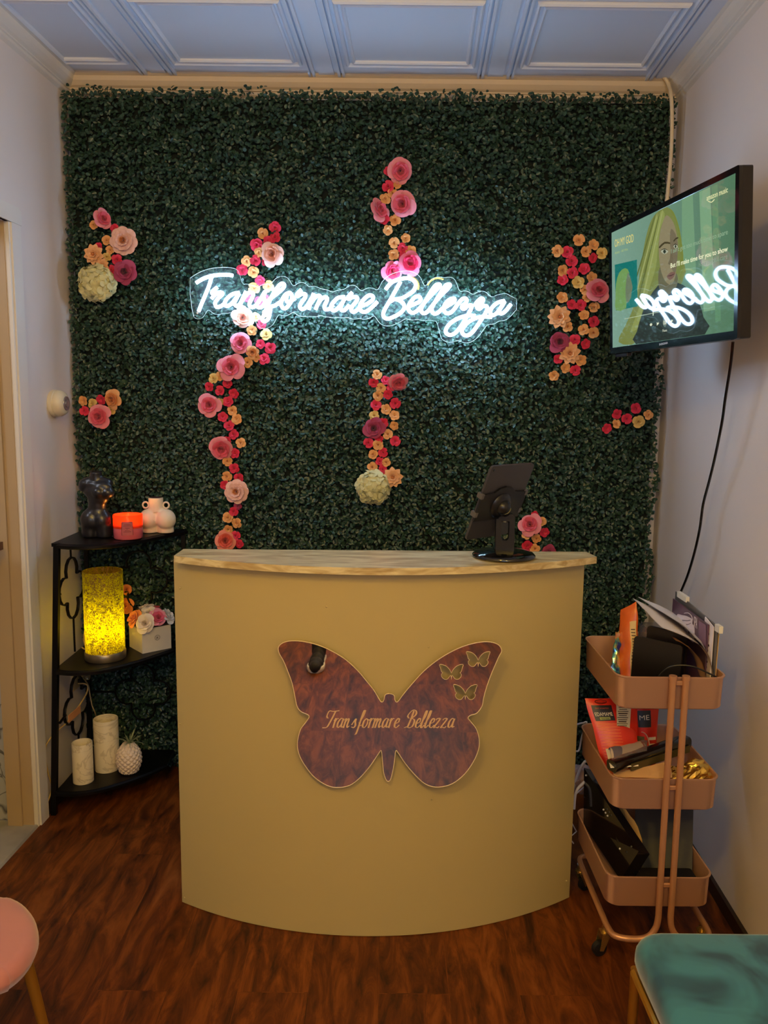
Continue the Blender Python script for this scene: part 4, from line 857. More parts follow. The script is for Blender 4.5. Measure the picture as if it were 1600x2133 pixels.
# -------- bottom tier: two marbled candles and pineapple planter
M_MB = bpy.data.materials.new('marbled_wax'); M_MB.use_nodes = True; nt = M_MB.node_tree; b = nt.nodes['Principled BSDF']
tc = nt.nodes.new('ShaderNodeTexCoord'); mp = nt.nodes.new('ShaderNodeMapping'); mp.inputs['Scale'].default_value = (6, 6, 12); n = nt.nodes.new('ShaderNodeTexNoise'); n.inputs['Scale'].default_value = 1.0; n.inputs['Detail'].default_value = 8; n.inputs['Distortion'].default_value = 1.6
r = nt.nodes.new('ShaderNodeValToRGB'); e = r.color_ramp.elements; e[0].position = .485; e[0].color = lin((232, 218, 188)); e[1].position = .54; e[1].color = lin((232, 218, 188)); x = e.new(.512); x.color = lin((204, 188, 156))
nt.links.new(tc.outputs['Object'], mp.inputs[0]); nt.links.new(mp.outputs[0], n.inputs[0]); nt.links.new(n.outputs[0], r.inputs[0]); nt.links.new(r.outputs[0], b.inputs['Base Color']); b.inputs['Roughness'].default_value = .45; b.inputs['Emission Color'].default_value = lin((0, 0, 0))
for (x, y, R, h, lb) in ((-1.098, 2.812, .0365, .150, 'short hollow marbled pillar candle on the bottom tier, in front of the tall one'), (-1.045, 2.915, .0455, .200, 'tall hollow marbled pillar candle standing on the bottom tier behind the short one')):
    p = Vector((x, y, Z3 + .0006)); t = thing('pillar_candle', lb, 'candle', p)
    MB().lathe(p, [(0, 0), (R, 0), (R, h - .002), (R - .0015, h), (R - .004, h), (R - .005, h - .002), (R - .006, h - .035), (0, h - .040)], 48).build('wax_body', M_MB, t, smooth=50)
    MB().tube([p + Vector((0, 0, h - .04)), p + Vector((0, 0, h - .028))], .0012, 6).build('wick', mat('charred_wick', (30, 24, 20), .9), t)
pp = Vector((-.952, 2.885, Z3 + .0006)); t = thing('pineapple_planter', 'white pineapple-shaped planter with an air plant on the bottom tier', 'planter', pp)
H_ = .117; nu, nv = 144, 96; vs = []
for j in range(nv + 1):
    v = j / nv; R = .0225 + .0215 * math.sin(PI * min(1, (v * .93 + .07))) ** .9; R *= (1 if v > .04 else v / .04 * .3 + .7); R *= (1 - .30 * max(0, v - .75) / .25)
    for i in range(nu):
        a = 2 * PI * i / nu; s1 = a * 6 + v * 20; s2 = a * 6 - v * 20
        bmp = .0052 * (abs(math.sin(s1)) * abs(math.sin(s2))) ** .6
        vs.append(pp + Vector(((R + bmp) * math.cos(a), (R + bmp) * math.sin(a), v * H_)))
m = MB(); m.add(vs, [(j * nu + i, j * nu + (i + 1) % nu, (j + 1) * nu + (i + 1) % nu, (j + 1) * nu + i) for j in range(nv) for i in range(nu)] + [tuple(range(nu - 1, -1, -1)), tuple(range(nv * nu, nv * nu + nu))])
m.build('pot', mat('ivory_ceramic', (236, 214, 192), .5), t, smooth=50)
m = MB(); rr = random.Random(3)
for i in range(26):
    a = rr.uniform(0, 2 * PI); ln = rr.uniform(.035, .075); le = rr.uniform(.3, 1.0); c0 = pp + Vector((.006, 0, H_ - .003)); P = []
    for k in range(7):
        s = k / 6; P.append(c0 + Vector((math.cos(a), math.sin(a), 0)) * (ln * s * le) + Vector((0, 0, ln * (1.1 - .5 * le) * s - .03 * le * s * s)))
    m.tube(P, [.0034 * (1 - .88 * k / 6) for k in range(7)], 5, flat=.35)
m.build('air_plant', mat('grey_green_leaf', (150, 160, 120), .6), t, smooth=True)

# -------- outlet with plug-in freshener, lamp cord with tag
WL = lambda px, py, off=.0: atW(px, py, -1.338 + off)
t = thing('wall_outlet', 'cream wall outlet with a glass plug-in air freshener behind the corner shelf', 'outlet', WL(157, 1420))
o = WL(157, 1405); ye = Vector((.045, 1, 0)).normalized(); xe = Vector((1, -.045, 0)).normalized(); R_ = Matrix((xe, ye, Vector((0, 0, 1)))).transposed()
MB().box(o + xe * .003, (.005, .072, .115), R_, bev=.0015).build('outlet_plate', mat('cream_plastic', (220, 200, 150), .4), t)
MB().box(o + xe * .022 + Vector((0, 0, .018)), (.034, .040, .045), R_, bev=.005).build('freshener_body', mat('cream_plastic', (220, 200, 150), .4), t, smooth=50)
MB().lathe(o + xe * .045 + Vector((0, 0, .0)), [(0, -.02), (.013, -.018), (.016, 0), (.013, .016), (.006, .022), (0, .022)], 20).build('freshener_bottle', mat('amber_glass', (250, 235, 190), .05, trans=.9), t, smooth=50)
m = MB(); c0 = o + xe * .01 + Vector((0, 0, -.028)); m.box(c0 + xe * .012, (.022, .02, .024), R_, bev=.003); m.build('plug', mat('black_plug', (24, 20, 18), .4), t)
P = [WL(163, 1424, .045), WL(176, 1424, .06), WL(183, 1430, .07), WL(180, 1445, .07), WL(166, 1468, .06), WL(158, 1480, .055), WL(142, 1502, .05), WL(125, 1518, .04), WL(100, 1545, .012), WL(94, 1570, .01), WL(100, 1610, .01), WL(108, 1640, .012), WL(100, 1668, .015)]
cordA = MB().tube(catmull(P, 6), .0028, 8).build_at('lamp_cord', mat('clear_gold_cord', (206, 176, 110), .3), P[0], smooth=True)
tag(cordA, 'pale twin power cord hanging from the outlet down behind the corner shelf', 'cord')
a, b_ = WL(167, 1477, .062), WL(143, 1498, .058); m = MB(); d = (b_ - a).normalized(); n_ = Vector((0, 0, 1)).cross(d).normalized(); w_ = d.cross(n_)
m.hexa([a + w_ * .014 - n_ * .0015, a - w_ * .014 - n_ * .0015, b_ - w_ * .014 - n_ * .0015, b_ + w_ * .014 - n_ * .0015, a + w_ * .014 + n_ * .0015, a - w_ * .014 + n_ * .0015, b_ - w_ * .014 + n_ * .0015, b_ + w_ * .014 + n_ * .0015])
m.build('cord_tag', mat('tan_paper_tag', (226, 160, 110), .6), cordA)
P = [WL(176, 1415, .07), WL(184, 1428, .08), WL(188, 1450, .09), WL(192, 1470, .10), WL(199, 1488, .11), atY(207, 1530, 3.04), atY(212, 1600, 3.04)]
tag(MB().tube(catmull(P, 6), .0024, 8).build_at('cord', mat('olive_cord', (130, 112, 70), .4), P[0], smooth=True), 'thin olive cord dropping behind the tall marbled candle', 'cord')
# -------- round wall knob
o = WL(110, 840); t = thing('wall_thermostat', 'round cream wall control with grey centre dial on the left wall', 'thermostat', o)
MB().lathe(o, [(0, 0), (.047, 0), (.049, .003), (.049, .016), (.046, .018), (.045, .020)], 40, axis=xe).build('back_plate', mat('ivory_plastic', (226, 212, 182), .4), t, smooth=50)
MB().lathe(o, [(.044, .020), (.047, .021), (.047, .030), (.040, .044), (.028, .050), (0, .050)], 40, axis=xe).build('dome', mat('ivory_plastic', (226, 212, 182), .4), t, smooth=50)
MB().lathe(o, [(0, .050), (.026, .050), (.025, .053), (.019, .053), (.018, .051), (.014, .051), (.013, .055), (0, .056)], 32, axis=xe).build('dial', mat('grey_dial', (140, 138, 142), .3, .4), t, smooth=40)
# -------- ledge in the next room
m = MB(); x0, x1 = -1.75, XL(2.55) - .035
P = rrect(.5, .05, .02, 5)
q = [Vector((x1 - .5 + .0, 0, 0))]
m.prism([(x1 - .6, 2.03, 1.005), (x1, 2.03, 1.005), (x1 + .012, 2.60, 1.005), (x1 - .6, 2.60, 1.005)], (0, 0, .026))
lg = m.build_at('wooden_ledge', mat('walnut_board', (110, 66, 32), .4, var=.4, vscale=20), (x1, 2.3, 1.0))
tag(lg, 'end of a brown wooden counter board seen through the doorway', 'counter')
MB().box((x1 - .40, 2.3, .50), (.36, .50, 1.004)).build('counter_base', mat('white_plastic', (220, 216, 205), .4), lg)
# ================================================================== TELEVISION
TLc, BLc, TRc, BRc = Vector((.719, 2.72, 2.06)), Vector((.745, 2.72, 1.662)), Vector((.819, 1.98, 2.049)), Vector((.846, 1.98, 1.658))
o0 = BLc; eu = (BRc - BLc); TWd = eu.length; eu.normalize(); ev = (TLc - BLc); ev = (ev - eu * ev.dot(eu)); THt = ev.length; ev.normalize(); en = eu.cross(ev).normalized()
if en.x > 0: en = -en
TV = thing('television', 'wall-mounted flat television tilted on the right wall, showing a music player', 'television', o0)
def tv(u, v, w=0): return o0 + eu * u + ev * v + en * w
def tp(px, py): return atP(px, py, o0, en)
RM = Matrix((eu, ev, en)).transposed()
M_TVB = mat('gloss_black_bezel', (12, 12, 18), .12, coat=.3)
outer = rrect(TWd, THt, .006); inn = [(.016, .020), (TWd - .016, .020), (TWd - .016, THt - .015), (.016, THt - .015)]
fillcurve([outer, inn], lambda x, y, z: tv(x, y, z - .004), .010).build('bezel', M_TVB, TV)
m = MB(); m.prism([tv(u_, v_, -.008) for u_, v_ in rrect(TWd, THt, .006)], en * -.026); m.prism([tv(u_, v_, -.034) for u_, v_ in rrect(TWd * .6, THt * .62, .02, x0=TWd * .12, y0=.02)], en * -.018); m.build('back_cover', mat('black_plastic', (20, 16, 18), .45), TV)
def smat(name, rgb, es=1.0, spec=.5, base=(6, 8, 8)):
    return mat('screen_' + name, base, .03, emit=rgb, es=es, spec=spec)
SE = .9
m = bpy.data.materials.new('screen_background'); m.use_nodes = True; nt = m.node_tree; b = nt.nodes['Principled BSDF']; b.inputs['Base Color'].default_value = (.002, .002, .002, 1); b.inputs['Roughness'].default_value = .03
tc = nt.nodes.new('ShaderNodeTexCoord'); sx = nt.nodes.new('ShaderNodeSeparateXYZ'); nt.links.new(tc.outputs['Generated'], sx.inputs[0])
r = nt.nodes.new('ShaderNodeValToRGB'); e = r.color_ramp.elements; e[0].position = 0; e[0].color = lin((84, 122, 92)); e[1].position = 1; e[1].color = lin((128, 164, 146))
nt.links.new(sx.outputs[1], r.inputs[0]); nt.links.new(r.outputs[0], b.inputs['Emission Color']); b.inputs['Emission Strength'].default_value = SE
BG = m; SCR = lambda px, py: tp(1240 + px * .225, 330 + py * .225)
scr = MB().add([tv(.014, .018, -.001), tv(TWd - .014, .018, -.001), tv(TWd - .014, THt - .013, -.001), tv(.014, THt - .013, -.001)], [(0, 1, 2, 3)]).build('screen', BG, TV)
# clip helper: keep artwork inside the lit area
def inside(p):
    d = p - o0; u_ = min(max(d.dot(eu), .017), TWd - .017); v_ = min(max(d.dot(ev), .021), THt - .016); return tv(u_, v_, 0)
lay = [0]
def art(name, pts, rgb, es=SE, sub=0):
    lay[0] += 1
    P = [SCR(*p) for p in pts]
    if sub: P = catmull(P, sub, closed=True)
    P = [inside(p) for p in P]
    loops = [[((p - o0).dot(eu), (p - o0).dot(ev)) for p in P]]
    w = -.0009 + lay[0] * .00002
    q = fillcurve(loops, lambda x, y, z: tv(x, y, w), 0.0)
    me = q.mesh(name, smat('%d_%d_%d' % rgb, rgb, es), fix=False); me.transform(Matrix.Translation(-wloc(scr)))
    return link(name, me, scr)
art('light_band', [(800,380),(900,335),(930,1050),(800,1100)], (118, 158, 122)); art('light_band', [(960,310),(1060,265),(1110,1400),(1000,1420)], (126, 166, 128)); art('light_band', [(1075,262),(1130,238),(1160,1500),(1110,1520)], (98, 142, 106))
hair = [(640,455),(560,510),(505,600),(465,740),(435,900),(410,1050),(390,1230),(345,1400),(280,1540),(215,1700),(420,1680),(800,1150),(815,950),(800,780),(770,620),(725,500),(685,462)]
art('portrait_hair', hair, (122, 132, 70), sub=3)
art('portrait_hair', [(620,480),(560,560),(530,700),(500,860),(480,1010),(450,1180),(420,1330),(360,1500),(330,1600),(400,1560),(440,1380),(500,1200),(560,1000),(580,800),(600,650),(640,540)], (142, 152, 84), sub=3)
art('portrait_dress', [(585,1170),(480,1320),(425,1460),(385,1600),(375,1725),(1012,1632),(1000,1470),(955,1330),(870,1220),(760,1150),(650,1220)], (46, 54, 50), sub=2)
art('portrait_neck', [(600,1000),(585,1180),(640,1270),(720,1230),(760,1150),(740,1050)], (104, 100, 74), sub=3)
art('portrait_face', [(660,525),(620,600),(595,700),(586,820),(592,950),(612,1060),(650,1140),(700,1170),(735,1110),(752,1000),(760,900),(764,800),(752,700),(720,590)], (142, 132, 100), sub=3)
art('portrait_face', [(700,650),(690,800),(715,930),(700,1000),(740,1060),(760,900),(756,740)], (118, 108, 84), sub=3)
for pts in ([(590,815),(640,772),(690,778),(688,792),(640,790),(596,832)], [(722,760),(745,735),(766,728),(764,742),(745,750),(728,772)]): art('eyebrow', pts, (70, 62, 40), sub=2)
for cx, cy, w, h in ((640, 862, 34, 24), (742, 815, 20, 20)):
    art('eye', [(cx - w, cy - 2), (cx, cy - h), (cx + w, cy), (cx, cy + h)], (176, 178, 152), sub=3); art('iris', [(cx - w * .4, cy), (cx, cy - h * .8), (cx + w * .4, cy), (cx, cy + h * .8)], (48, 56, 44), sub=3)
    art('eyelash', [(cx - w - 8, cy - 6), (cx, cy - h - 6), (cx + w, cy - 6), (cx, cy - h + 2)], (34, 30, 24), sub=2)
art('nose_shade', [(700,840),(722,940),(700,985),(672,975),(690,930)], (112, 102, 78), sub=2)
art('lips', [(662,1090),(700,1052),(738,1058),(728,1095),(696,1125),(672,1112)], (124, 92, 80), sub=3); art('lip_line', [(662,1088),(700,1080),(738,1064),(700,1090)], (78, 48, 46), sub=2)
art('portrait_hair', [(690,470),(745,580),(775,720),(790,880),(785,1010),(770,1130),(800,1130),(815,960),(800,790),(772,630),(730,510)], (120, 132, 60), sub=3)
for i, (x0, x1) in enumerate(((610, 420), (585, 380), (560, 350), (540, 300))):
    art('hair_strand', [(x0, 520 + i * 12), (x0 - 20 + (x1 - x0) * .35, 900), (x1, 1350), (x1 + 10, 1350), (x0 - 8 + (x1 - x0) * .35, 900), (x0 + 8, 520 + i * 12)], ((160, 168, 104), (98, 108, 54))[i % 2], sub=2)
art('album_cover', [(180,985),(385,937),(392,1370),(190,1410)], (24, 116, 108)); art('cover_hair', [(275,1015),(220,1060),(192,1160),(186,1300),(190,1405),(285,1385),(290,1200),(315,1060)], (116, 156, 88), sub=2); art('cover_face', [(300,1060),(320,1090),(345,1190),(335,1240),(330,1290),(290,1340),(280,1200)], (110, 124, 98), sub=2)
def stext(body, a, b_, h, rgb, es=SE, bold=.0):
    lay[0] += 1; m = MB(); P0, P1 = inside(SCR(*a)), inside(SCR(*b_)); w = -.0009 + lay[0] * .00002
    text_fit(m, body, P0 + en * w, P1 + en * w, ev * h, bold, depth=.00001)
    me = m.mesh('screen_text', smat('%d_%d_%d' % rgb, rgb, es), fix=False); me.transform(Matrix.Translation(-wloc(scr))); return link('screen_text', me, scr)
stext('OH MY GOD', (180, 822), (353, 772), .0235, (232, 214, 120), .9, .0); stext('Adele · All Hits', (180, 888), (300, 850), .0078, (170, 190, 120))
stext('amazon music', (1030, 392), (1226, 312), .0130, (226, 226, 170), .95, .01)
art('smile_mark', [(1045,392),(1075,402),(1100,376),(1103,384),(1076,410),(1042,398)], (226, 226, 170), sub=2)
stext("I ain't got too much time to spare", (703, 880), (1226, 700), .0120, (150, 180, 146)); stext("But I'll make time for you to show", (697, 1015), (1226, 858), .0125, (236, 238, 196), 1.0, .012)
stext('how much I care', (958, 1005), (1226, 925), .0115, (128, 156, 132)); stext('with the', (690, 1172), (795, 1148), .0095, (104, 116, 104))
art('progress_line', [(270,1484),(720,1392),(720,1397),(270,1489)], (190, 204, 170)); art('progress_mark', [(532,1402),(540,1400),(540,1454),(532,1456)], (226, 230, 200))
art('pause_disc', [(622,1520),(645,1470),(668,1512),(645,1562)], (96, 104, 92), sub=5)
for pts in ([(634,1502),(641,1500),(641,1538),(634,1540)], [(648,1499),(655,1497),(655,1535),(648,1537)], [(570,1516),(588,1530),(588,1512),(570,1548)], [(702,1490),(718,1505),(718,1488),(702,1524)]): art('control_icon', pts, (232, 236, 206))
art('loop_icon', [(505,1540),(516,1525),(528,1536),(516,1553)], (226, 230, 200), sub=4); stext('Pause', (624, 1606), (664, 1600), .0070, (220, 226, 200))
m = MB(); P0, P1 = SCR(598, 1732), SCR(676, 1716); text_fit(m, 'INSIGNIA', P0 + en * .0012, P1 + en * .0012, ev * .0058, .01); m.build('brand_lettering', mat('silver_print', (190, 190, 195), .4), TV)
m = MB(); a, b_ = SCR(230, 1790), SCR(400, 1775)
m.box(tv(.075, -.006, -.012), (.09, .012, .016), RM, bev=.002); m.build('sensor_bar', mat('smoked_plastic', (46, 40, 46), .15), TV)
m = MB(); cpt = tv(TWd * .28, THt * .5, -.030); wpt = Vector((XR(cpt.y) - .016, cpt.y + .05, cpt.z))
m.tube([cpt + en * .004, cpt + Vector((.03, 0, 0)), wpt], .016, 10); m.box(wpt + Vector((-.002, 0, 0)), (.010, .10, .18)); m.build('wall_bracket', mat('black_plastic', (20, 16, 18), .45), TV)
# hanging power cord and pale conduit in the corner
WR = lambda px, py, off: atW(px, py, .933 - off)
P = [WR(1527, 712, .075), WR(1522, 760, .07), WR(1511, 830, .065), WR(1504, 880, .06), WR(1490, 950, .055), WR(1478, 1000, .05), WR(1465, 1050, .05), WR(1458, 1100, .05), WR(1447, 1150, .05), WR(1432, 1200, .05), WR(1412, 1250, .05), WR(1405, 1290, .05), WR(1402, 1330, .05)]
tag(MB().tube(catmull(P, 6), .0042, 8).build_at('power_cord', mat('gloss_black', (10, 10, 12), .12, coat=.5), P[0], smooth=True), 'black power cord hanging from the television along the right wall', 'cord')
P = [atY(1345, 151, 3.125), atY(1368, 151, 3.122), atY(1384, 162, 3.12), atY(1393, 178, 3.115), atY(1398, 200, 3.085), atY(1400, 240, 3.085), atY(1399, 300, 3.085), atY(1396, 350, 3.085), atY(1391, 400, 3.09), atY(1386, 470, 3.09)]
tag(MB().tube(catmull(P, 6), .0068, 10).build_at('white_conduit', mat('cream_conduit', (222, 204, 172), .45), P[0], smooth=True), 'cream cable bending down the corner at the top right of the leaf backdrop', 'cable')
# ================================================================== THREE-TIER CART
M_RG = mat('rose_gold_metal', (196, 150, 122), .40, .2); M_RGT = mat('rose_gold_tube', (204, 150, 112), .30, .45)
TX0, TX1, TY0, TY1 = .604, .884, 1.985, 2.345; CXc = .755
cart = thing('utility_cart', 'three-tier rose gold rolling utility cart between the desk and the right wall', 'cart', (CXc, 2.15, 0))
for zt in (.81, .535, .26):
    h = .088; o = rrect(TX1 - TX0, TY1 - TY0, .035, 7, TX0, TY0); n = len(o); cx, cy = (TX0 + TX1) / 2, (TY0 + TY1) / 2
    def sc(k, z): return [Vector((cx + (x - cx) * (1 - k / .14), cy + (y - cy) * (1 - k / .18), z)) for x, y in o]
    rings = [sc(.006, zt - h), sc(.002, zt - h + .004), sc(.0, zt - .006), sc(-.003, zt - .003), sc(-.003, zt), sc(.001, zt), sc(.0025, zt - .004), sc(.004, zt - h + .006)]
    m = MB(); m.add([v for r_ in rings for v in r_], [(a * n + i, a * n + (i + 1) % n, (a + 1) * n + (i + 1) % n, (a + 1) * n + i) for a in range(len(rings) - 1) for i in range(n)] + [tuple(range(n - 1, -1, -1)), tuple((len(rings) - 1) * n + i for i in range(n))])
    m.build('tray', M_RG, cart, smooth=50)
for s in (-1, 1):
    xt = CXc + s * .0165; xr = CXc + s * .135
    def F(yf, d):
        P = [(xt, yf, .815), (xt, yf, .5), (xt, yf, .20), (xt, yf, .15), (xt + s * .006, yf + d * .000, .12), (xt + s * .022, yf, .098), (xt + s * .05, yf, .09)]
        return P
    Pf = F(1.972, 1) + [(xr - s * .03, 1.975, .09), (xr - s * .006, 1.99, .09), (xr, 2.03, .09)]
    Pb = [(xr, 2.32, .09), (xr - s * .006, 2.352, .09), (xr - s * .03, 2.365, .09)] + list(reversed(F(2.358, -1)))
    P = catmull(Pf, 5) + catmull(Pb, 5)
    MB().tube(P, .0085, 12).build('frame_tube', M_RGT, cart, smooth=50)
    for yf in (1.972, 2.358): MB().lathe((xt, yf, .815), [(0, .004), (.010, .003), (.010, -.008), (.0088, -.008)], 16).build('tube_cap', M_RGT, cart, smooth=50)
for zt in (.797, .515, .243):
    for yy in (1.976, 2.354): MB().box((CXc, yy, zt), (.034, .008, .012), bev=.002).build('tube_bridge', M_RGT, cart)
for x, y, a in ((CXc - .135, 2.035, 200), (CXc + .135, 2.045, 240), (CXc - .135, 2.32, 30), (CXc + .135, 2.32, 60)):
    cs = MB(); cs.cyl((x, y, .082), (x, y, .066), .010, n=16); d = Vector((math.cos(math.radians(a)), math.sin(math.radians(a)), 0)); q = d.cross(Vector((0, 0, 1))); c = Vector((x, y, .0))
    w = c + d * .018 + Vector((0, 0, .0215))
    for k in (-1, 1):
        o = q * k * .011; cs.prism([c + o + Vector((0, 0, .066)) - d * .012, c + o + Vector((0, 0, .066)) + d * .016, w + o + d * .006, w + o - d * .006 - Vector((0, 0, .004))], q * k * .0015)
    cs.box(c + Vector((0, 0, .067)) + d * .002, (.028, .026, .003))
    ca = cs.build('caster', mat('brass_plated_steel', (206, 178, 110), .25, .9), cart, smooth=30)
    MB().lathe(w - q * .009, [(0, 0), (.015, 0), (.0205, .002), (.021, .009), (.0205, .016), (.015, .018), (0, .018)], 28, axis=q).build('wheel', mat('black_rubber', (18, 18, 20), .5), ca, smooth=50)
# ------------------------------------------------------------------ things on the top tray (floor of the tray z = .728)
ZT, ZM, ZB = .7285, .4535, .1785
def crumple(nu, nv, fn, amp, sc_, seed):
    m = MB(); vs = []
    for j in range(nv):
        for i in range(nu):
            p = Vector(fn(i / (nu - 1), j / (nv - 1))); n_ = noise.noise_vector(p * sc_ + Vector((seed, 0, 0))); vs.append(p + n_ * amp)
    m.add(vs, [(j * nu + i, j * nu + i + 1, (j + 1) * nu + i + 1, (j + 1) * nu + i) for j in range(nv - 1) for i in range(nu - 1)]); return m
def pouch(name, label, cat, mats, P00, P10, P11, P01, thick, amp=.002, sc_=40, seed=1, group=None, back=None):
    """standing pillow pouch: corners bottom-left, bottom-right, top-right, top-left; front faces the room"""
    P00, P10, P11, P01 = map(Vector, (P00, P10, P11, P01)); n_ = (P10 - P00).cross(P01 - P00).normalized()
    if n_.y > 0 and abs(n_.y) > .3: n_ = -n_
    def f(sgn):
        def g(u_, v_):
            b = P00 * (1 - u_) * (1 - v_) + P10 * u_ * (1 - v_) + P11 * u_ * v_ + P01 * (1 - u_) * v_
            t = (math.sin(PI * u_) ** .6) * (1 - v_) ** .55 if v_ < .999 and 0 < u_ < 1 else 0
            return b + n_ * sgn * thick / 2 * t + (Vector((0, 0, 0)))
        return g
    t = thing(name, label, cat, P00, group)
    a = crumple(22, 30, f(1), amp, sc_, seed); b = crumple(22, 30, f(-1), amp, sc_, seed)
    a.v = a.v + []; m = MB(); m.add(a.v, a.f); m.cur = 1; m.add(b.v, [tuple(reversed(q)) for q in b.f])
    link('pouch_body', m.mesh('pouch_body', [mats, back or mats], 60, wloc(t), fix=False), t)
    def at(u_, v_, w=.0006):
        p = Vector(f(1)(u_, v_)); nn_ = noise.noise_vector(p * sc_ + Vector((seed, 0, 0))); return p + nn_ * amp + n_ * (w)
    return t, at
def patch(m, at, u0, v0, u1, v1, w=.0008, k=8):
    vs = [at(u0 + (u1 - u0) * i / k, v0 + (v1 - v0) * j / k, w) for j in range(k + 1) for i in range(k + 1)]
    return m.add(vs, [(j * (k + 1) + i, j * (k + 1) + i + 1, (j + 1) * (k + 1) + i + 1, (j + 1) * (k + 1) + i) for j in range(k) for i in range(k)])
def wtext(m, body, at, u0, u1, v, h, w=.0016, bold=0):   # text wrapped on the pouch
    vs, fs = text_geo(body, bold); x0 = min(q.x for q in vs); x1 = max(q.x for q in vs)
    return m.add([at(u0 + (u1 - u0) * (q.x - x0) / (x1 - x0), v + h * q.y / .7, w + (q.z + .01) * .02) for q in vs], fs)
def ptop(px, py, Y): return atY(px, py, Y)
# iridescent crinkled pouch
M_IR = bpy.data.materials.new('iridescent_foil'); M_IR.use_nodes = True; nt = M_IR.node_tree; b = nt.nodes['Principled BSDF']; tc = nt.nodes.new('ShaderNodeTexCoord'); n = nt.nodes.new('ShaderNodeTexNoise'); n.inputs['Scale'].default_value = 30
r = nt.nodes.new('ShaderNodeValToRGB'); e = r.color_ramp.elements; e[0].position = .35; e[0].color = lin((60, 80, 200)); e[1].position = .7; e[1].color = lin((210, 190, 90))
for ps, c in ((.45, (120, 220, 220)), (.52, (220, 224, 120)), (.6, (236, 226, 210))): x = e.new(ps); x.color = lin(c)
nt.links.new(tc.outputs['Object'], n.inputs[0]); nt.links.new(n.outputs[0], r.inputs[0]); nt.links.new(r.outputs[0], b.inputs['Base Color']); b.inputs['Metallic'].default_value = .8; b.inputs['Roughness'].default_value = .22
pouch('foil_pouch', 'shiny iridescent crinkled foil pouch at the left of the top cart tray', 'pouch', M_IR, (.628, 2.14, ZT), (.665, 2.18, ZT), (.672, 2.22, .868), (.655, 2.20, .862), .03, amp=.007, sc_=55, seed=2)
# orange snack bag
M_OB = mat('orange_bag_film', (214, 96, 28), .3, var=.3, vscale=14)
t, at = pouch('snack_bag', 'tall orange snack bag standing in the top cart tray', 'bag', M_OB, (.652, 2.18, ZT), (.722, 2.15, ZT), (.712, 2.21, .950), (.676, 2.23, .925), .045, amp=.006, sc_=22, seed=5)
m = MB(); patch(m, at, .60, .02, .93, .78, .0012, 14); m.build('ingredients_panel', mat('tan_label', (206, 176, 120), .5), t, smooth=True)
m = MB()
for k in range(16): patch(m, at, .66, .10 + k * .038, .88, .112 + k * .038, .0020, 3)
m.build('printed_lines', mat('dark_brown_print', (70, 44, 26), .6), t)
# clear plastic box
cb = thing('clear_container', 'clear plastic container behind the black folders in the top tray', 'container', (.765, 2.20, ZT))
M_CL = mat('clear_plastic', (235, 235, 240), .06, trans=.95, spec=.5)
o = rrect(.10, .07, .012, 4, .735, 2.19); n_ = len(o); cx, cy = .785, 2.225; m = MB()
rings = [[Vector((x, y, ZT)) for x, y in o], [Vector((cx + (x - cx) * 1.0, y, ZT + .14)) for x, y in o], [Vector((cx + (x - cx) * .9, cy + (y - cy) * .9, ZT + .15)) for x, y in o], [Vector((cx + (x - cx) * .96, cy + (y - cy) * .96, ZT + .138)) for x, y in o], [Vector((cx + (x - cx) * .96, cy + (y - cy) * .96, ZT + .003)) for x, y in o]]
m.add([v for q in rings for v in q], [(a * n_ + i, a * n_ + (i + 1) % n_, (a + 1) * n_ + (i + 1) % n_, (a + 1) * n_ + i) for a in range(4) for i in range(n_)] + [tuple(range(n_ - 1, -1, -1)), tuple(4 * n_ + i for i in range(n_))]); m.build('container_body', M_CL, cb, smooth=50)
# black folders
M_BF = mat('black_folder', (14, 12, 13), .35)
def slab(name, label, cat, mt, corners, thick, r=.008, parent=None):
    P = [Vector(c) for c in corners]; n_ = (P[1] - P[0]).cross(P[3] - P[0]).normalized(); w = (P[1] - P[0]).length; h = (P[3] - P[0]).length
    e1 = (P[1] - P[0]).normalized(); e2 = n_.cross(e1); m = MB(); m.prism([P[0] + e1 * x + e2 * y for x, y in rrect(w, h, r, 4)], n_ * thick)
    if parent is not None: return m.build(name, mt, parent)
    o_ = m.build_at(name, mt, P[0]); return tag(o_, label, cat)
slab('black_tablet', 'flat black tablet leaning in the top cart tray in front of the clear container', 'tablet', M_BF, [(.690, 2.150, ZT), (.790, 2.060, ZT), (.790, 2.075, .868), (.690, 2.165, .868)], .007, .010)
slab('black_folder', 'black folder standing behind the leaning black tablet in the top cart tray', 'folder', mat('black_leatherette', (24, 17, 16), .4), [(.735, 2.172, ZT), (.812, 2.085, ZT), (.812, 2.095, .892), (.735, 2.182, .892)], .010, .008)
# remote control
rm = thing('remote_control', 'black remote control lying at the front left of the top cart tray', 'remote', (.66, 2.04, ZT)); a_ = math.radians(-14)
Rr = Matrix.Rotation(a_, 3, 'Z'); cR = Vector((.682, 2.045, ZT + .045)); MB().box(cR, (.13, .042, .016), Rr, bev=.004).build('remote_body', mat('satin_black_plastic', (22, 22, 26), .32), rm, smooth=40)
MB().box(cR + Vector((0, .005, -.027)), (.12, .035, .035), Rr).build('battery_box', mat('black_plastic', (20, 16, 18), .45), rm)
for i in range(5):
    for j in range(3):
        if (i, j) == (4, 1): continue
        MB().box(cR + Rr @ Vector((-.045 + i * .021, -.012 + j * .012, .0085)), (.007, .004, .002), Rr).build('button', mat('grey_button', (120, 116, 112), .4), rm)
MB().box(cR + Rr @ Vector((.045, -.004, .0085)), (.012, .008, .002), Rr).build('button', mat('white_button', (220, 218, 210), .4), rm)
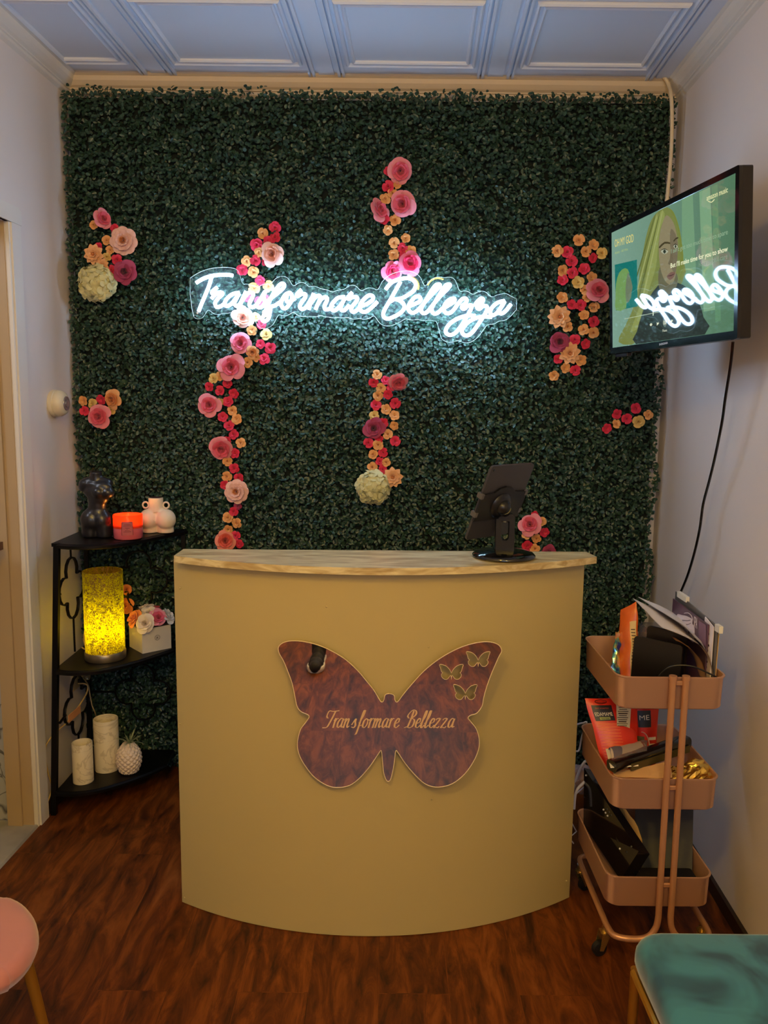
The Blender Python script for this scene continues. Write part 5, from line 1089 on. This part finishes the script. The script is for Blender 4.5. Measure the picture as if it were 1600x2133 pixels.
# upright brochures, envelope and folders along the right side
def vsheet(name, label, cat, mt, X, y0, y1, z0, z1n, z1f, th=.003, bow=0.0, parent=None):
    """upright sheet along the depth direction; near edge y0, far edge y1"""
    m = MB(); K = 8; vs = []
    for j in range(K + 1):
        for i in range(K + 1):
            s, t_ = i / K, j / K; y = y0 + (y1 - y0) * s; zt = z1n + (z1f - z1n) * s; z = z0 + (zt - z0) * t_; x = X + bow * t_ * t_ + .0 * s; vs.append(Vector((x, y, z)))
    n = (K + 1) ** 2; f = [(j * (K + 1) + i, j * (K + 1) + i + 1, (j + 1) * (K + 1) + i + 1, (j + 1) * (K + 1) + i) for j in range(K) for i in range(K)]
    T = Vector((th, 0, 0)); m.add(vs + [v + T for v in vs], f + [tuple(n + q for q in reversed(g)) for g in f])
    bd = [i for i in range(K + 1)] + [(j + 1) * (K + 1) - 1 for j in range(1, K + 1)] + [K * (K + 1) + i for i in range(K - 1, -1, -1)] + [j * (K + 1) for j in range(K - 1, 0, -1)]
    m.add(vs + [v + T for v in vs], [(bd[i], bd[(i + 1) % len(bd)], n + bd[(i + 1) % len(bd)], n + bd[i]) for i in range(len(bd))])
    if parent is not None: return m.build(name, mt, parent)
    o_ = m.build_at(name, mt, (X, y0, z0)); return tag(o_, label, cat)
pb = thing('spa_brochure', 'purple brochure with white folded towels standing in the top cart tray', 'brochure', (.853, 2.05, ZT))
vsheet('cover', None, None, mat('plum_cover', (96, 52, 78), .35, var=.35, vscale=12, vcol=(84, 66, 78)), .850, 2.05, 2.31, ZT, .930, .936, .004, parent=pb)
BP = lambda px, py: atP(px, py, Vector((.8492, 2.1, .8)), Vector((1, 0, 0)))
Z4 = lambda x, y: (1390 + x * .09377, 1230 + y * .09377)
def bprint(name, pts, mt, d=0.0006, sub=0):
    P = [BP(*Z4(*p)) for p in pts]
    if sub: P = catmull(P, sub, closed=True)
    q = fillcurve([[(p.y, p.z) for p in P]], lambda x, y, z: Vector((.8496 - d + z, x, y)), .0004); return q.build(name, mt, pb)
M_TW = mat('towel_white_print', (214, 200, 206), .5); M_TL = mat('towel_line_print', (92, 78, 88), .5)
bprint('towel_print', [(225,530),(330,545),(440,570),(560,640),(560,740),(610,840),(600,1100),(560,1150),(400,980),(230,880),(215,700)], M_TW, sub=3)
for pts in ([(215,600),(330,650),(450,665),(520,650),(520,665),(450,682),(330,668),(215,618)], [(225,710),(340,745),(460,750),(530,720),(530,732),(460,765),(340,760),(225,725)], [(365,760),(380,760),(385,930),(370,920)], [(470,900),(485,860),(500,900),(500,980),(485,1000),(470,960)]): bprint('towel_line', pts, M_TL, .0010)
bprint('print_line', [(380,500),(470,490),(550,560),(575,650),(560,650),(535,565),(465,505),(385,512)], M_TW, .0008, 2)
bprint('text_panel', [(700,660),(862,770),(862,1240),(700,1130)], mat('mauve_panel', (128, 94, 116), .5), .0006)
m = MB(); text_fit(m, 'SPA', BP(*Z4(590, 800)) - Vector((.001, 0, 0)), BP(*Z4(672, 850)) - Vector((.001, 0, 0)), (0, 0, .030), .0); m.build('lettering', M_TW, pb)
bl = thing('white_booklet', 'narrow white booklet edge printed with black script beside the purple brochure', 'booklet', (.859, 2.03, ZT))
vsheet('cover', None, None, mat('white_paper', (226, 216, 222), .5), .855, 2.028, 2.085, ZT, .930, .942, .003, parent=bl)
m = MB()
for k in range(9): m.box((.8546, 2.055 + .004 * math.sin(k * 2.1), .905 - k * .015), (.0008, .010 + .004 * math.sin(k), .005))
m.build('script_print', mat('black_print', (30, 24, 30), .5), bl)
fd = thing('hanging_file', 'grey translucent file folder with white end clips behind the brochure', 'folder', (.866, 2.05, ZT))
vsheet('folder_sheet', None, None, mat('smoke_grey_plastic', (92, 88, 86), .3), .860, 2.015, 2.320, ZT, .936, .955, .003, parent=fd)
MB().box((.8615, 2.008, .932), (.010, .028, .018)).build('end_clip', mat('white_plastic', (220, 216, 205), .4), fd); MB().box((.8615, 2.262, .953), (.010, .070, .016)).build('end_clip', mat('white_plastic', (220, 216, 205), .4), fd)
M_MAN = mat('manila_paper', (222, 180, 104), .6)
ev_ = thing('manila_envelope', 'tan manila envelope standing at the right edge of the top cart tray', 'envelope', (.871, 2.0, ZT))
vsheet('envelope_front', None, None, M_MAN, .864, 2.022, 2.28, ZT, .915, .945, .002, bow=-.002, parent=ev_); vsheet('envelope_back', None, None, M_MAN, .868, 2.026, 2.28, ZT, .918, .940, .002, bow=.002, parent=ev_)
# drooping sheets of paper
def droop(name, label, mt, near, far, seed):
    a = catmull(near, 6); b_ = catmull(far, 6); m = MB(); n = len(a); K = 6; vs = []
    for i in range(n):
        for k in range(K + 1): vs.append(a[i].lerp(b_[i], k / K) + noise.noise_vector(a[i].lerp(b_[i], k / K) * 14 + Vector((seed, 0, 0))) * .003)
    f = [(i * (K + 1) + k, (i + 1) * (K + 1) + k, (i + 1) * (K + 1) + k + 1, i * (K + 1) + k + 1) for i in range(n - 1) for k in range(K)]
    N_ = len(vs); T = Vector((.0012, 0, .0006)); m.add(vs + [v + T for v in vs], f + [tuple(N_ + q for q in reversed(g)) for g in f])
    o_ = m.build_at(name, mt, a[0], smooth=60); return tag(o_, label, 'paper')
near = [atY(1484, 1412, 2.02), atY(1478, 1375, 2.02), atY(1462, 1350, 2.02), atY(1436, 1332, 2.02), atY(1405, 1318, 2.03), atY(1380, 1308, 2.04)]
far = [atY(1452, 1385, 2.25), atY(1450, 1350, 2.26), atY(1440, 1325, 2.27), atY(1415, 1298, 2.28), atY(1365, 1268, 2.29), atY(1318, 1247, 2.30)]
droop('bent_paper', 'white leaflet bending over to the left out of the top cart tray', mat('white_paper_a', (228, 216, 210), .5), near, far, 1)
near2 = [p + Vector((-.004, .01, .0)) for p in [atY(1486, 1412, 2.03), atY(1481, 1372, 2.03), atY(1468, 1345, 2.03), atY(1450, 1328, 2.04), atY(1432, 1310, 2.06), atY(1420, 1300, 2.08)]]
far2 = [atY(1462, 1380, 2.27), atY(1458, 1340, 2.28), atY(1448, 1315, 2.29), atY(1425, 1290, 2.30), atY(1380, 1265, 2.31), atY(1330, 1244, 2.31)]
droop('bent_paper', 'second white sheet lying just above the bent leaflet', mat('white_paper_b', (232, 226, 226), .5), near2, far2, 4)
near3 = [atY(1470, 1414, 2.01), atY(1462, 1380, 2.01), atY(1445, 1358, 2.01), atY(1420, 1340, 2.02), atY(1408, 1335, 2.03)]
far3 = [atY(1440, 1400, 2.2), atY(1436, 1362, 2.2), atY(1425, 1340, 2.2), atY(1405, 1325, 2.2), atY(1392, 1318, 2.2)]
droop('kraft_leaflet', 'tan kraft leaflet curling under the white leaflet in the top tray', mat('kraft_paper', (206, 160, 110), .6), near3, far3, 7)
P = [atY(1372, 1412, 2.03), atY(1390, 1395, 2.02), atY(1415, 1389, 2.01), atY(1445, 1392, 2.00), atY(1475, 1405, 1.995), atY(1492, 1413, 2.0)]
P = [p + Vector((0, .0, .004)) for p in P]
tag(MB().tube(catmull(P, 6), .0022, 8).build_at('charging_cable', mat('black_cable', (26, 24, 24), .4), P[0], smooth=True), 'thin black cable arching over the front of the top cart tray', 'cable')
# ------------------------------------------------------------------ middle tray
M_RED = mat('red_pouch_film', (214, 44, 22), .32, bump=.2, bscale=30)
def edamame(label, a, b_, c, d, seed, part):
    t, at = pouch('edamame_pouch', label, 'snack pouch', M_RED, a, b_, c, d, .035, amp=.002, sc_=20, seed=seed, group='red edamame pouches in the middle cart tray')
    if part == 'front':
        m = MB(); patch(m, at, .10, .74, .56, .92, .0008, 10); m.build('name_panel', mat('black_print_panel', (22, 16, 14), .4), t, smooth=True)
        m = MB(); wtext(m, 'EDAMAME', at, .13, .53, .795, .042); m.build('name_lettering', mat('cream_lettering', (236, 226, 200), .5), t)
        m = MB(); wtext(m, 'DRY ROASTED', at, .18, .48, .875, .016); m.build('small_lettering', mat('red_lettering', (200, 80, 50), .5), t)
        m = MB(); patch(m, at, .21, .752, .45, .782, .0014, 4); m.build('flavour_band', mat('olive_band', (150, 160, 80), .5), t); m = MB(); wtext(m, 'Sea Salt', at, .24, .42, .757, .014, .002); m.build('small_lettering', mat('black_print', (30, 24, 30), .5), t)
        m = MB(); pts = [at(.34 + .13 * math.cos(q), .963 + .022 * math.sin(q), .0012) for q in np.linspace(0, 2 * PI, 24)[:-1]]; m.tube(pts, .0010, 4, closed=True); wtext(m, 'Seapoint', at, .25, .43, .953, .016); m.build('brand_oval', mat('dark_red_print', (70, 20, 16), .5), t)
        m = MB()
        for k in range(15): patch(m, at, .10, .70 - k * .034, .62, .706 - k * .034, .0010, 4)
        m.build('printed_lines', mat('orange_print', (236, 120, 50), .5), t); m = MB(); patch(m, at, .10, .03, .62, .20, .001, 6); m.build('photo_band', mat('orange_band', (220, 100, 40), .5), t)
    else:
        m = MB(); patch(m, at, .10, .66, .66, .95, .0008, 8); m.build('name_panel', mat('black_print_panel', (22, 16, 14), .4), t, smooth=True)
        m = MB(); wtext(m, 'ME', at, .16, .58, .79, .085, w=.0026); m.build('name_lettering', mat('cream_lettering', (236, 226, 200), .5), t)
        m = MB(); pts = [at(.22 + .34 * math.cos(q), .34 + .24 * math.sin(q), .0014) for q in np.linspace(-1.3, 1.6, 16)]; m.tube(pts, .004, 5, flat=.3)
        for k in range(3): patch(m, at, .55, .44 - k * .11, .92 - .04 * k, .49 - k * .11, .0014, 3)
        m.build('bowl_print', mat('cream_lettering', (236, 226, 200), .5), t)
        m = MB(); patch(m, at, .02, .16, .34, .50, .001, 5); m.build('bean_print', mat('bean_green', (112, 104, 58), .6, var=.5, vscale=140), t)
    return t, at
e0, at = edamame('front red edamame pouch with a full name panel, leaning left in the middle tray', (.628, 2.10, ZM), (.735, 2.10, ZM), (.700, 2.20, .672), (.577, 2.20, .668), 3, 'front')
q = [atY(1290, 1474, 2.13), atY(1322, 1474, 2.13), atY(1318, 1532, 2.13), atY(1292, 1530, 2.13)]
sp = thing('nutrition_pouch', 'side of a red pouch with a cream nutrition panel between the two edamame pouches', 'snack pouch', q[3])
pa = [atY(1290, 1450, 2.16), atY(1328, 1450, 2.16), atY(1328, 1600, 2.16), atY(1290, 1600, 2.16)]; pa[2].z = pa[3].z = ZM
m = MB(); m.prism([pa[3], pa[2], pa[1], pa[0]], (0, .02, 0)); m.build('pouch_body', M_RED, sp)
m = MB(); m.prism([p + Vector((0, .029, 0)) for p in (q[3], q[2], q[1], q[0])], (0, .0008, 0)); m.build('nutrition_panel', mat('cream_panel', (214, 200, 160), .5), sp)
m = MB()
for k in range(12):
    z = q[0].z - .004 - k * .0060; m.box((q[0].x + .020, 2.1580, z), (.030 - .004 * (k % 3), .0006, .0016 if k % 4 else .003))
m.build('printed_lines', mat('dark_brown_print', (70, 44, 26), .6), sp)
edamame('rear red edamame pouch showing only the letters ME, at the middle of the tray', atY(1328, 1590, 2.18), atY(1366, 1590, 2.18), atY(1372, 1474, 2.20), atY(1322, 1474, 2.20), 9, 'rear')
pz = thing('clear_card_sleeve', 'clear crinkled plastic sleeve holding a white card in the middle cart tray', 'plastic sleeve', (.67, 2.08, .49))
cq = [atY(1266, 1562, 2.06), atY(1345, 1548, 2.12), atY(1350, 1575, 2.05), atY(1274, 1592, 2.01)]
m = crumple(14, 10, lambda u_, v_: cq[3].lerp(cq[2], u_).lerp(cq[0].lerp(cq[1], u_), v_) + Vector((0, 0, .024 * math.sin(PI * v_))), .006, 30, 4); m.build('sleeve', mat('clear_film', (240, 225, 225), .08, trans=.9), pz, smooth=60)
ca = [atY(1262, 1562, 2.07), atY(1335, 1560, 2.10), atY(1330, 1596, 2.02), atY(1272, 1600, 1.998)]
m = MB(); m.prism([ca[3], ca[2], ca[1], ca[0]], (0, .002, .002)); m.build('card', mat('cream_card', (226, 214, 196), .5), pz)
cb2 = [ca[0].lerp(ca[1], .10), ca[0].lerp(ca[1], .38), ca[3].lerp(ca[2], .40), ca[3].lerp(ca[2], .14)]
m = MB(); m.prism([p + Vector((0, -.002, .0014)) for p in (cb2[3], cb2[2], cb2[1], cb2[0])], (0, .001, .001)); m.build('card_photo', mat('blue_print', (84, 84, 120), .5), pz)
# black long case, kraft wrap, gold foil
a, b_ = atY(1274, 1598, 2.01), atY(1430, 1545, 2.14)
kc = thing('long_black_case', 'long glossy black case lying across the middle cart tray', 'case', a); d = (b_ - a); Lc = d.length; d.normalize(); up_ = (Vector((0, 0, 1)) - d * d.z).normalized(); sd_ = d.cross(up_)
m = MB(); Pq = rrect(.036, .030, .009, 4); n = len(Pq); V = [a + sd_ * (x - .018) + up_ * (y - .012) for x, y in Pq] + [a + d * Lc + sd_ * (x - .018) + up_ * (y - .012) for x, y in Pq]
m.add(V, [tuple(range(n - 1, -1, -1)), tuple(range(n, 2 * n))] + [(i, (i + 1) % n, n + (i + 1) % n, n + i) for i in range(n)]); m.build('case_body', mat('gloss_black', (10, 10, 12), .12, coat=.5), kc, smooth=40)
m = MB(); m.prism([a + d * .05 + sd_ * .017 + up_ * -.016, a + d * (Lc - .01) + sd_ * .017 + up_ * -.020, a + d * (Lc - .01) + sd_ * .019 + up_ * .0, a + d * .05 + sd_ * .019 + up_ * .004], sd_ * .004); m.build('olive_band', mat('olive_strip', (74, 64, 28), .5), kc)
m = crumple(22, 8, lambda u_, v_: atY(1278, 1606, 2.02).lerp(atY(1395, 1584, 2.05), u_).lerp(atY(1280, 1616, 2.0).lerp(atY(1400, 1618, 2.0), u_), v_) + Vector((0, .0, -.004)), .004, 26, 3)
tag(m.build_at('kraft_wrap', mat('kraft_paper', (206, 160, 110), .6), atY(1340, 1606, 2.02), smooth=30), 'crumpled kraft paper at the front of the middle cart tray', 'paper')
gp = Vector((.800, 2.045, ZM + .035)); m = MB(); vs = []; nu, nv = 40, 24
for j in range(nv + 1):
    t = PI * j / nv
    for i in range(nu):
        a2 = 2 * PI * i / nu; dv = Vector((math.sin(t) * math.cos(a2) * .095, math.sin(t) * math.sin(a2) * .04, -math.cos(t) * .05)); dv.x += .01 * math.sin(t * 3); nz = noise.noise(dv * 60) * .5 + noise.noise(dv * 130) * .35
        vs.append(gp + dv * (1 + .42 * nz) + Vector((0, 0, .02 * (dv.x > 0) * math.sin(dv.x * 30))))
m.add(vs, [(j * nu + i, j * nu + (i + 1) % nu, (j + 1) * nu + (i + 1) % nu, (j + 1) * nu + i) for j in range(nv) for i in range(nu)])
tag(m.build_at('gold_foil', mat('crumpled_gold_foil', (226, 190, 96), .2, .95), gp), 'crumpled gold foil wrapper at the front right of the middle cart tray', 'foil')
# ------------------------------------------------------------------ bottom tray
M_GB = mat('gloss_black', (10, 10, 12), .12, coat=.5)
bb = thing('black_binder', 'glossy black box bag with white studs leaning at the left of the bottom cart tray', 'bag', (.62, 2.15, ZB))
Pn = [Vector((.625, 2.33, .215)), Vector((.655, 2.04, .215)), Vector((.700, 2.04, .30)), Vector((.618, 2.33, .40))]
T_ = Vector((.030, .0, -.008)); m = MB(); m.hexa([Pn[0], Pn[1], Pn[1] + T_, Pn[0] + T_, Pn[3], Pn[2], Pn[2] + T_, Pn[3] + T_]); m.build('bag_body', M_GB, bb)
m = MB()
nrm = (Pn[1] - Pn[0]).cross(Pn[3] - Pn[0]).normalized(); nrm = nrm if nrm.x < 0 else -nrm
for s, t_ in ((.05, .93), (.42, .80), (.46, .80), (.50, .80), (.80, .55)):
    p = Pn[0].lerp(Pn[1], s).lerp(Pn[3].lerp(Pn[2], s), t_); m.ball(p + nrm * .001, .0028, 8, 6)
m.build('white_stud', mat('white_plastic', (220, 216, 205), .4), bb, smooth=True)
vs_ = [Vector((.668, 2.32, .385)), Vector((.700, 2.05, .275))]
m = crumple(16, 6, lambda u_, v_: vs_[0].lerp(vs_[1], u_) + Vector((.004 + .014 * math.sin(PI * u_) * v_, 0, -.045 * (1 - v_))), .003, 30, 5)
m2 = crumple(16, 6, lambda u_, v_: vs_[0].lerp(vs_[1], u_) + Vector((.008 + .030 * math.sin(PI * u_ * u_) * v_, 0, -.045 * (1 - v_) + .003)), .003, 30, 8)
m.add(m2.v, m2.f); tag(m.build_at('tan_envelope', M_MAN, vs_[0], smooth=60), 'open tan envelope standing between black items in the bottom cart tray', 'envelope')
slab('black_laptop', 'matte black laptop leaning across the bottom cart tray', 'laptop', mat('charcoal_matte', (30, 29, 32), .55), [(.715, 2.13, ZB + .005), (.865, 2.08, ZB + .005), (.860, 2.26, .372), (.700, 2.30, .385)], .018, .012)
slab('black_box', 'plain black box filling the front of the bottom cart tray', 'box', mat('black_card', (14, 12, 12), .6), [(.700, 2.012, ZB + .001), (.862, 2.012, ZB + .001), (.862, 2.085, ZB + .001), (.700, 2.085, ZB + .001)], .045, .006)
# loofah, cables between desk and cart
lf = atY(1214, 1622, 2.42); m = MB(); vs = []; nu, nv = 48, 30
for j in range(nv + 1):
    t = PI * j / nv
    for i in range(nu):
        a2 = 2 * PI * i / nu; dv = Vector((math.sin(t) * math.cos(a2), math.sin(t) * math.sin(a2), -math.cos(t))); vs.append(lf + dv * .044 * (1 + .22 * noise.noise(dv * 3.2) + .10 * abs(noise.noise(dv * 8))))
m.add(vs, [(j * nu + i, j * nu + (i + 1) % nu, (j + 1) * nu + (i + 1) % nu, (j + 1) * nu + i) for j in range(nv) for i in range(nu)])
lo = m.build_at('wrapped_bundle', mat('dusty_pink_tissue', (170, 136, 124), .7), lf, smooth=60); tag(lo, 'round dusty pink tissue bundle hanging between desk and cart', 'bundle')
M_WC = mat('white_cable', (206, 200, 205), .4)
P = [atY(1196, 1685, 2.33), atY(1200, 1650, 2.33), atY(1214, 1632, 2.33), atY(1232, 1618, 2.33), atY(1248, 1612, 2.34), atY(1262, 1600, 2.36), Vector((.63, 2.37, .40)), Vector((.60, 2.40, .25)), Vector((.60, 2.42, .01)), Vector((.57, 2.40, .006))]
tag(MB().tube(catmull(P, 6), .0042, 8).build_at('white_cable', M_WC, P[0], smooth=True), 'thick white cable looping in front of the pink bundle by the desk', 'cable')
P = [atY(1190, 1666, 2.36), atY(1202, 1652, 2.36), atY(1222, 1636, 2.36), atY(1243, 1624, 2.37), atY(1243, 1650, 2.38), atY(1242, 1668, 2.38)]
tag(MB().tube(catmull(P, 6), .002, 6).build_at('thin_white_cable', M_WC, P[0], smooth=True), 'thin white cable crossing below the pink bundle by the desk', 'cable')
P = [atY(1196, 1512, 2.36), atY(1205, 1508, 2.36), atY(1215, 1506, 2.36), atY(1222, 1506, 2.355), atY(1212, 1535, 2.37), atY(1206, 1563, 2.37), atY(1195, 1563, 2.37)]
tag(MB().tube(catmull(P, 6), .0028, 8).build_at('upper_white_cable', M_WC, P[0], smooth=True), 'white cable running from the desk to the middle cart tray', 'cable')
P = [atY(1190, 1712, 2.36), atY(1201, 1732, 2.36), atY(1186, 1745, 2.36), atY(1195, 1757, 2.36)]
tag(MB().tube(P, .002, 6).build_at('low_white_cable', M_WC, P[0], smooth=True), 'short white cable behind the back corner of the bottom tray', 'cable')
tag(MB().lathe(atZ(1209, 1800, .03), [(0, -.006), (.008, -.005), (.010, 0), (.008, .005), (0, .006)], 16).build_at('white_button', mat('bright_white_plastic', (236, 240, 240), .35), atZ(1209, 1800, .03), smooth=True), 'small bright white cap on the floor under the cart', 'cap')
# ================================================================== CHAIRS AND FLOOR THINGS
M_GOLD = mat('brushed_gold_tube', (190, 140, 50), .3, .8)
M_TEAL = bpy.data.materials.new('teal_velvet'); M_TEAL.use_nodes = True; nt = M_TEAL.node_tree; b = nt.nodes['Principled BSDF']; tc = nt.nodes.new('ShaderNodeTexCoord'); n = nt.nodes.new('ShaderNodeTexNoise'); n.inputs['Scale'].default_value = 7; n.inputs['Detail'].default_value = 3; n.inputs['Distortion'].default_value = .8
r = nt.nodes.new('ShaderNodeValToRGB'); e = r.color_ramp.elements; e[0].position = .42; e[0].color = lin((18, 70, 88)); e[1].position = .6; e[1].color = lin((50, 120, 138))
nt.links.new(tc.outputs['Object'], n.inputs[0]); nt.links.new(n.outputs[0], r.inputs[0]); nt.links.new(r.outputs[0], b.inputs['Base Color']); b.inputs['Roughness'].default_value = .75; b.inputs['Sheen Weight'].default_value = .6; b.inputs['Sheen Roughness'].default_value = .4
def cushion(m, poly, z0, z1, rnd, puff=.0, steps=5):
    n = len(poly); cx = sum(p[0] for p in poly) / n; cy = sum(p[1] for p in poly) / n; rings = []
    def rg(k, z): 
        out = []
        for x, y in poly:
            d = math.hypot(x - cx, y - cy); f = (d - k) / d; out.append(Vector((cx + (x - cx) * f, cy + (y - cy) * f, z)))
        return out
    rings.append(rg(rnd * 1.2, z0)); rings.append(rg(rnd * .3, z0 + rnd * .3)); rings.append(rg(0, z0 + rnd))
    for i in range(steps + 1): a = PI / 2 * i / steps; rings.append(rg(rnd * (1 - math.cos(a)), z1 - rnd + rnd * math.sin(a)))
    for f in (.8, .55, .3, .1): rings.append([Vector((cx + (p.x - cx) * f, cy + (p.y - cy) * f, z1 + puff * (1 - f * f))) for p in rings[3 + steps]])
    m.add([v for q in rings for v in q], [(a * n + i, a * n + (i + 1) % n, (a + 1) * n + (i + 1) % n, (a + 1) * n + i) for a in range(len(rings) - 1) for i in range(n)] + [tuple(range(n - 1, -1, -1)), tuple((len(rings) - 1) * n + i for i in range(n))])
    return m
tx0, tx1, ty0, ty1 = .492, .962, 1.00, 1.468
tc_ = thing('teal_chair', 'teal velvet cushioned chair with slim gold legs at the lower right', 'chair', (.73, 1.23, 0))
poly = [(tx0 + (x) , ty0 + y) for x, y in rrect(tx1 - tx0, ty1 - ty0, .055, 6)]
poly = [(x + .02 * (1 - (y - ty0) / .47) * 0, y) for x, y in poly]
cushion(MB(), poly, .405, .475, .028, .006).build('seat', M_TEAL, tc_, smooth=60)
m = MB()
for (x0, y0), (x1, y1) in (((tx0 + .006, ty1 - .03), (tx0 + .006, ty0 + .03)), ((tx1 - .02, ty1 - .03), (tx1 - .02, ty0 + .03)), ((tx0 + .02, ty1 - .03), (tx1 - .02, ty1 - .03)), ((tx0 + .02, ty0 + .03), (tx1 - .02, ty0 + .03))): m.tube([(x0, y0, .400), (x1, y1, .400)], .008, 8)
m.build('seat_frame', M_GOLD, tc_, smooth=True)
for x, y in ((tx0 + .012, ty1 - .022), (tx1 - .02, ty1 - .03), (tx0 + .012, ty0 + .02), (tx1 - .02, ty0 + .03)):
    m = MB(); m.tube([(x, y, .402), (x + (.004 if x > .7 else -.004), y, .002)], [.0105, .0085], 10); m.build('leg', M_GOLD, tc_, smooth=True)
def shell(m, fn, nu, nv, th):
    vs = [fn(i / nu, j / nv, 0) for j in range(nv + 1) for i in range(nu + 1)] + [fn(i / nu, j / nv, th) for j in range(nv + 1) for i in range(nu + 1)]; n = (nu + 1) * (nv + 1)
    f = [(j * (nu + 1) + i, j * (nu + 1) + i + 1, (j + 1) * (nu + 1) + i + 1, (j + 1) * (nu + 1) + i) for j in range(nv) for i in range(nu)]
    bd = [i for i in range(nu + 1)] + [j * (nu + 1) + nu for j in range(1, nv + 1)] + [nv * (nu + 1) + i for i in range(nu - 1, -1, -1)] + [j * (nu + 1) for j in range(nv - 1, 0, -1)]
    m.add(vs, f + [tuple(n + q for q in reversed(g)) for g in f] + [(bd[i], bd[(i + 1) % len(bd)], n + bd[(i + 1) % len(bd)], n + bd[i]) for i in range(len(bd))]); return m
shell(MB(), lambda u_, v_, t: Vector((.945 - t * .6 + .02 * v_ - .03 * (2 * u_ - 1) ** 2, 1.02 + .42 * u_, .46 + .36 * v_ * (1 - .15 * (2 * u_ - 1) ** 4))), 14, 10, .04).build('backrest', M_TEAL, tc_, smooth=60)
# pink chair
M_PKV = mat('dusty_pink_velvet', (180, 112, 106), .7, sheen=.5, var=.18, vscale=5)
pk = thing('pink_chair', 'dusty pink upholstered chair with gold legs cut off by the left edge', 'chair', (-.90, 1.42, 0))
P = [atZ(*p, .47) for p in ((0,1862),(30,1866),(58,1884),(76,1912),(80,1945),(70,1975),(48,2003),(22,2024),(0,2036))]
right = [(p.x, p.y) for p in P]
poly = catmull([(x, y, 0) for x, y in right] + [(-.80, 1.235, 0), (-.93, 1.20, 0), (-1.06, 1.24, 0), (-1.12, 1.36, 0), (-1.12, 1.50, 0), (-1.03, 1.60, 0), (-.90, 1.605, 0)], 3, closed=True)
cushion(MB(), [(p.x, p.y) for p in poly], .425, .475, .024, .004).build('seat', M_PKV, pk, smooth=60)
# curved backrest at the far left side of the seat
def backf(u_, v_, t):
    a = math.radians(215 - 140 * u_); R = .235 + .02 * v_ - t; hgt = .26 * math.sin(PI * (.06 + .88 * u_)) ** .5
    return Vector((-.92 + R * math.cos(a), 1.42 + R * math.sin(a) * .98, .44 + hgt * v_))
shell(MB(), backf, 20, 8, .03).build('backrest', M_PKV, pk, smooth=60)
m = MB()
for (ax, ay), (bx, by) in (((-.745, 1.335), (-.655, 1.235)), ((-.745, 1.53), (-.71, 1.60)), ((-1.08, 1.32), (-1.13, 1.24)), ((-1.08, 1.52), (-1.13, 1.60))):
    MB().tube([(ax, ay, .41), (bx, by, .002)], [.013, .009], 12).build('leg', mat('gold_painted_leg', (176, 128, 44), .4, .5), pk, smooth=True)
# sneakers of whoever stands in front (only seen mirrored in the butterfly)
def sneaker(x, y, a, label):
    o = Vector((x, y, 0)); t = thing('sneaker', label, 'shoe', o); R_ = Matrix.Rotation(a, 3, 'Z')
    def q(p): return o + R_ @ Vector(p)
    prof = [(-.13, .030), (-.10, .038), (-.05, .037), (0, .040), (.05, .047), (.09, .048), (.12, .040), (.145, .022)]
    def sole(z, k): return [q((w * k, yy, z)) for yy, w in prof] + [q((-w * k, yy, z)) for yy, w in reversed(prof)]
    m = MB(); r_ = [sole(.0015, .94), sole(.008, 1.02), sole(.026, 1.04), sole(.030, .98)]; n = len(r_[0])
    m.add([v for s in r_ for v in s], [(a_ * n + i, a_ * n + (i + 1) % n, (a_ + 1) * n + (i + 1) % n, (a_ + 1) * n + i) for a_ in range(3) for i in range(n)] + [tuple(range(n - 1, -1, -1)), tuple(3 * n + i for i in range(n))]); m.build('sole', mat('white_rubber', (232, 232, 232), .5), t, smooth=50)
    m = MB()
    for yy, w, h in ((-.10, .036, .085), (-.06, .037, .095), (-.02, .038, .075), (.03, .043, .055), (.08, .045, .045), (.115, .036, .036)): m.ball(q((0, yy, .028)), (w, .045, h), 16, 10)
    m.lathe(q((0, -.065, .05)), [(0, 0), (.042, 0), (.044, .14), (.040, .15), (0, .15)], 20)
    place_mesh('upper', blob(m, .006, 6), mat('black_knit', (20, 22, 30), .7), t)
sneaker(-.37, -.30, .04, 'black high-top sneaker with white sole, mirrored at the upper left of the butterfly')
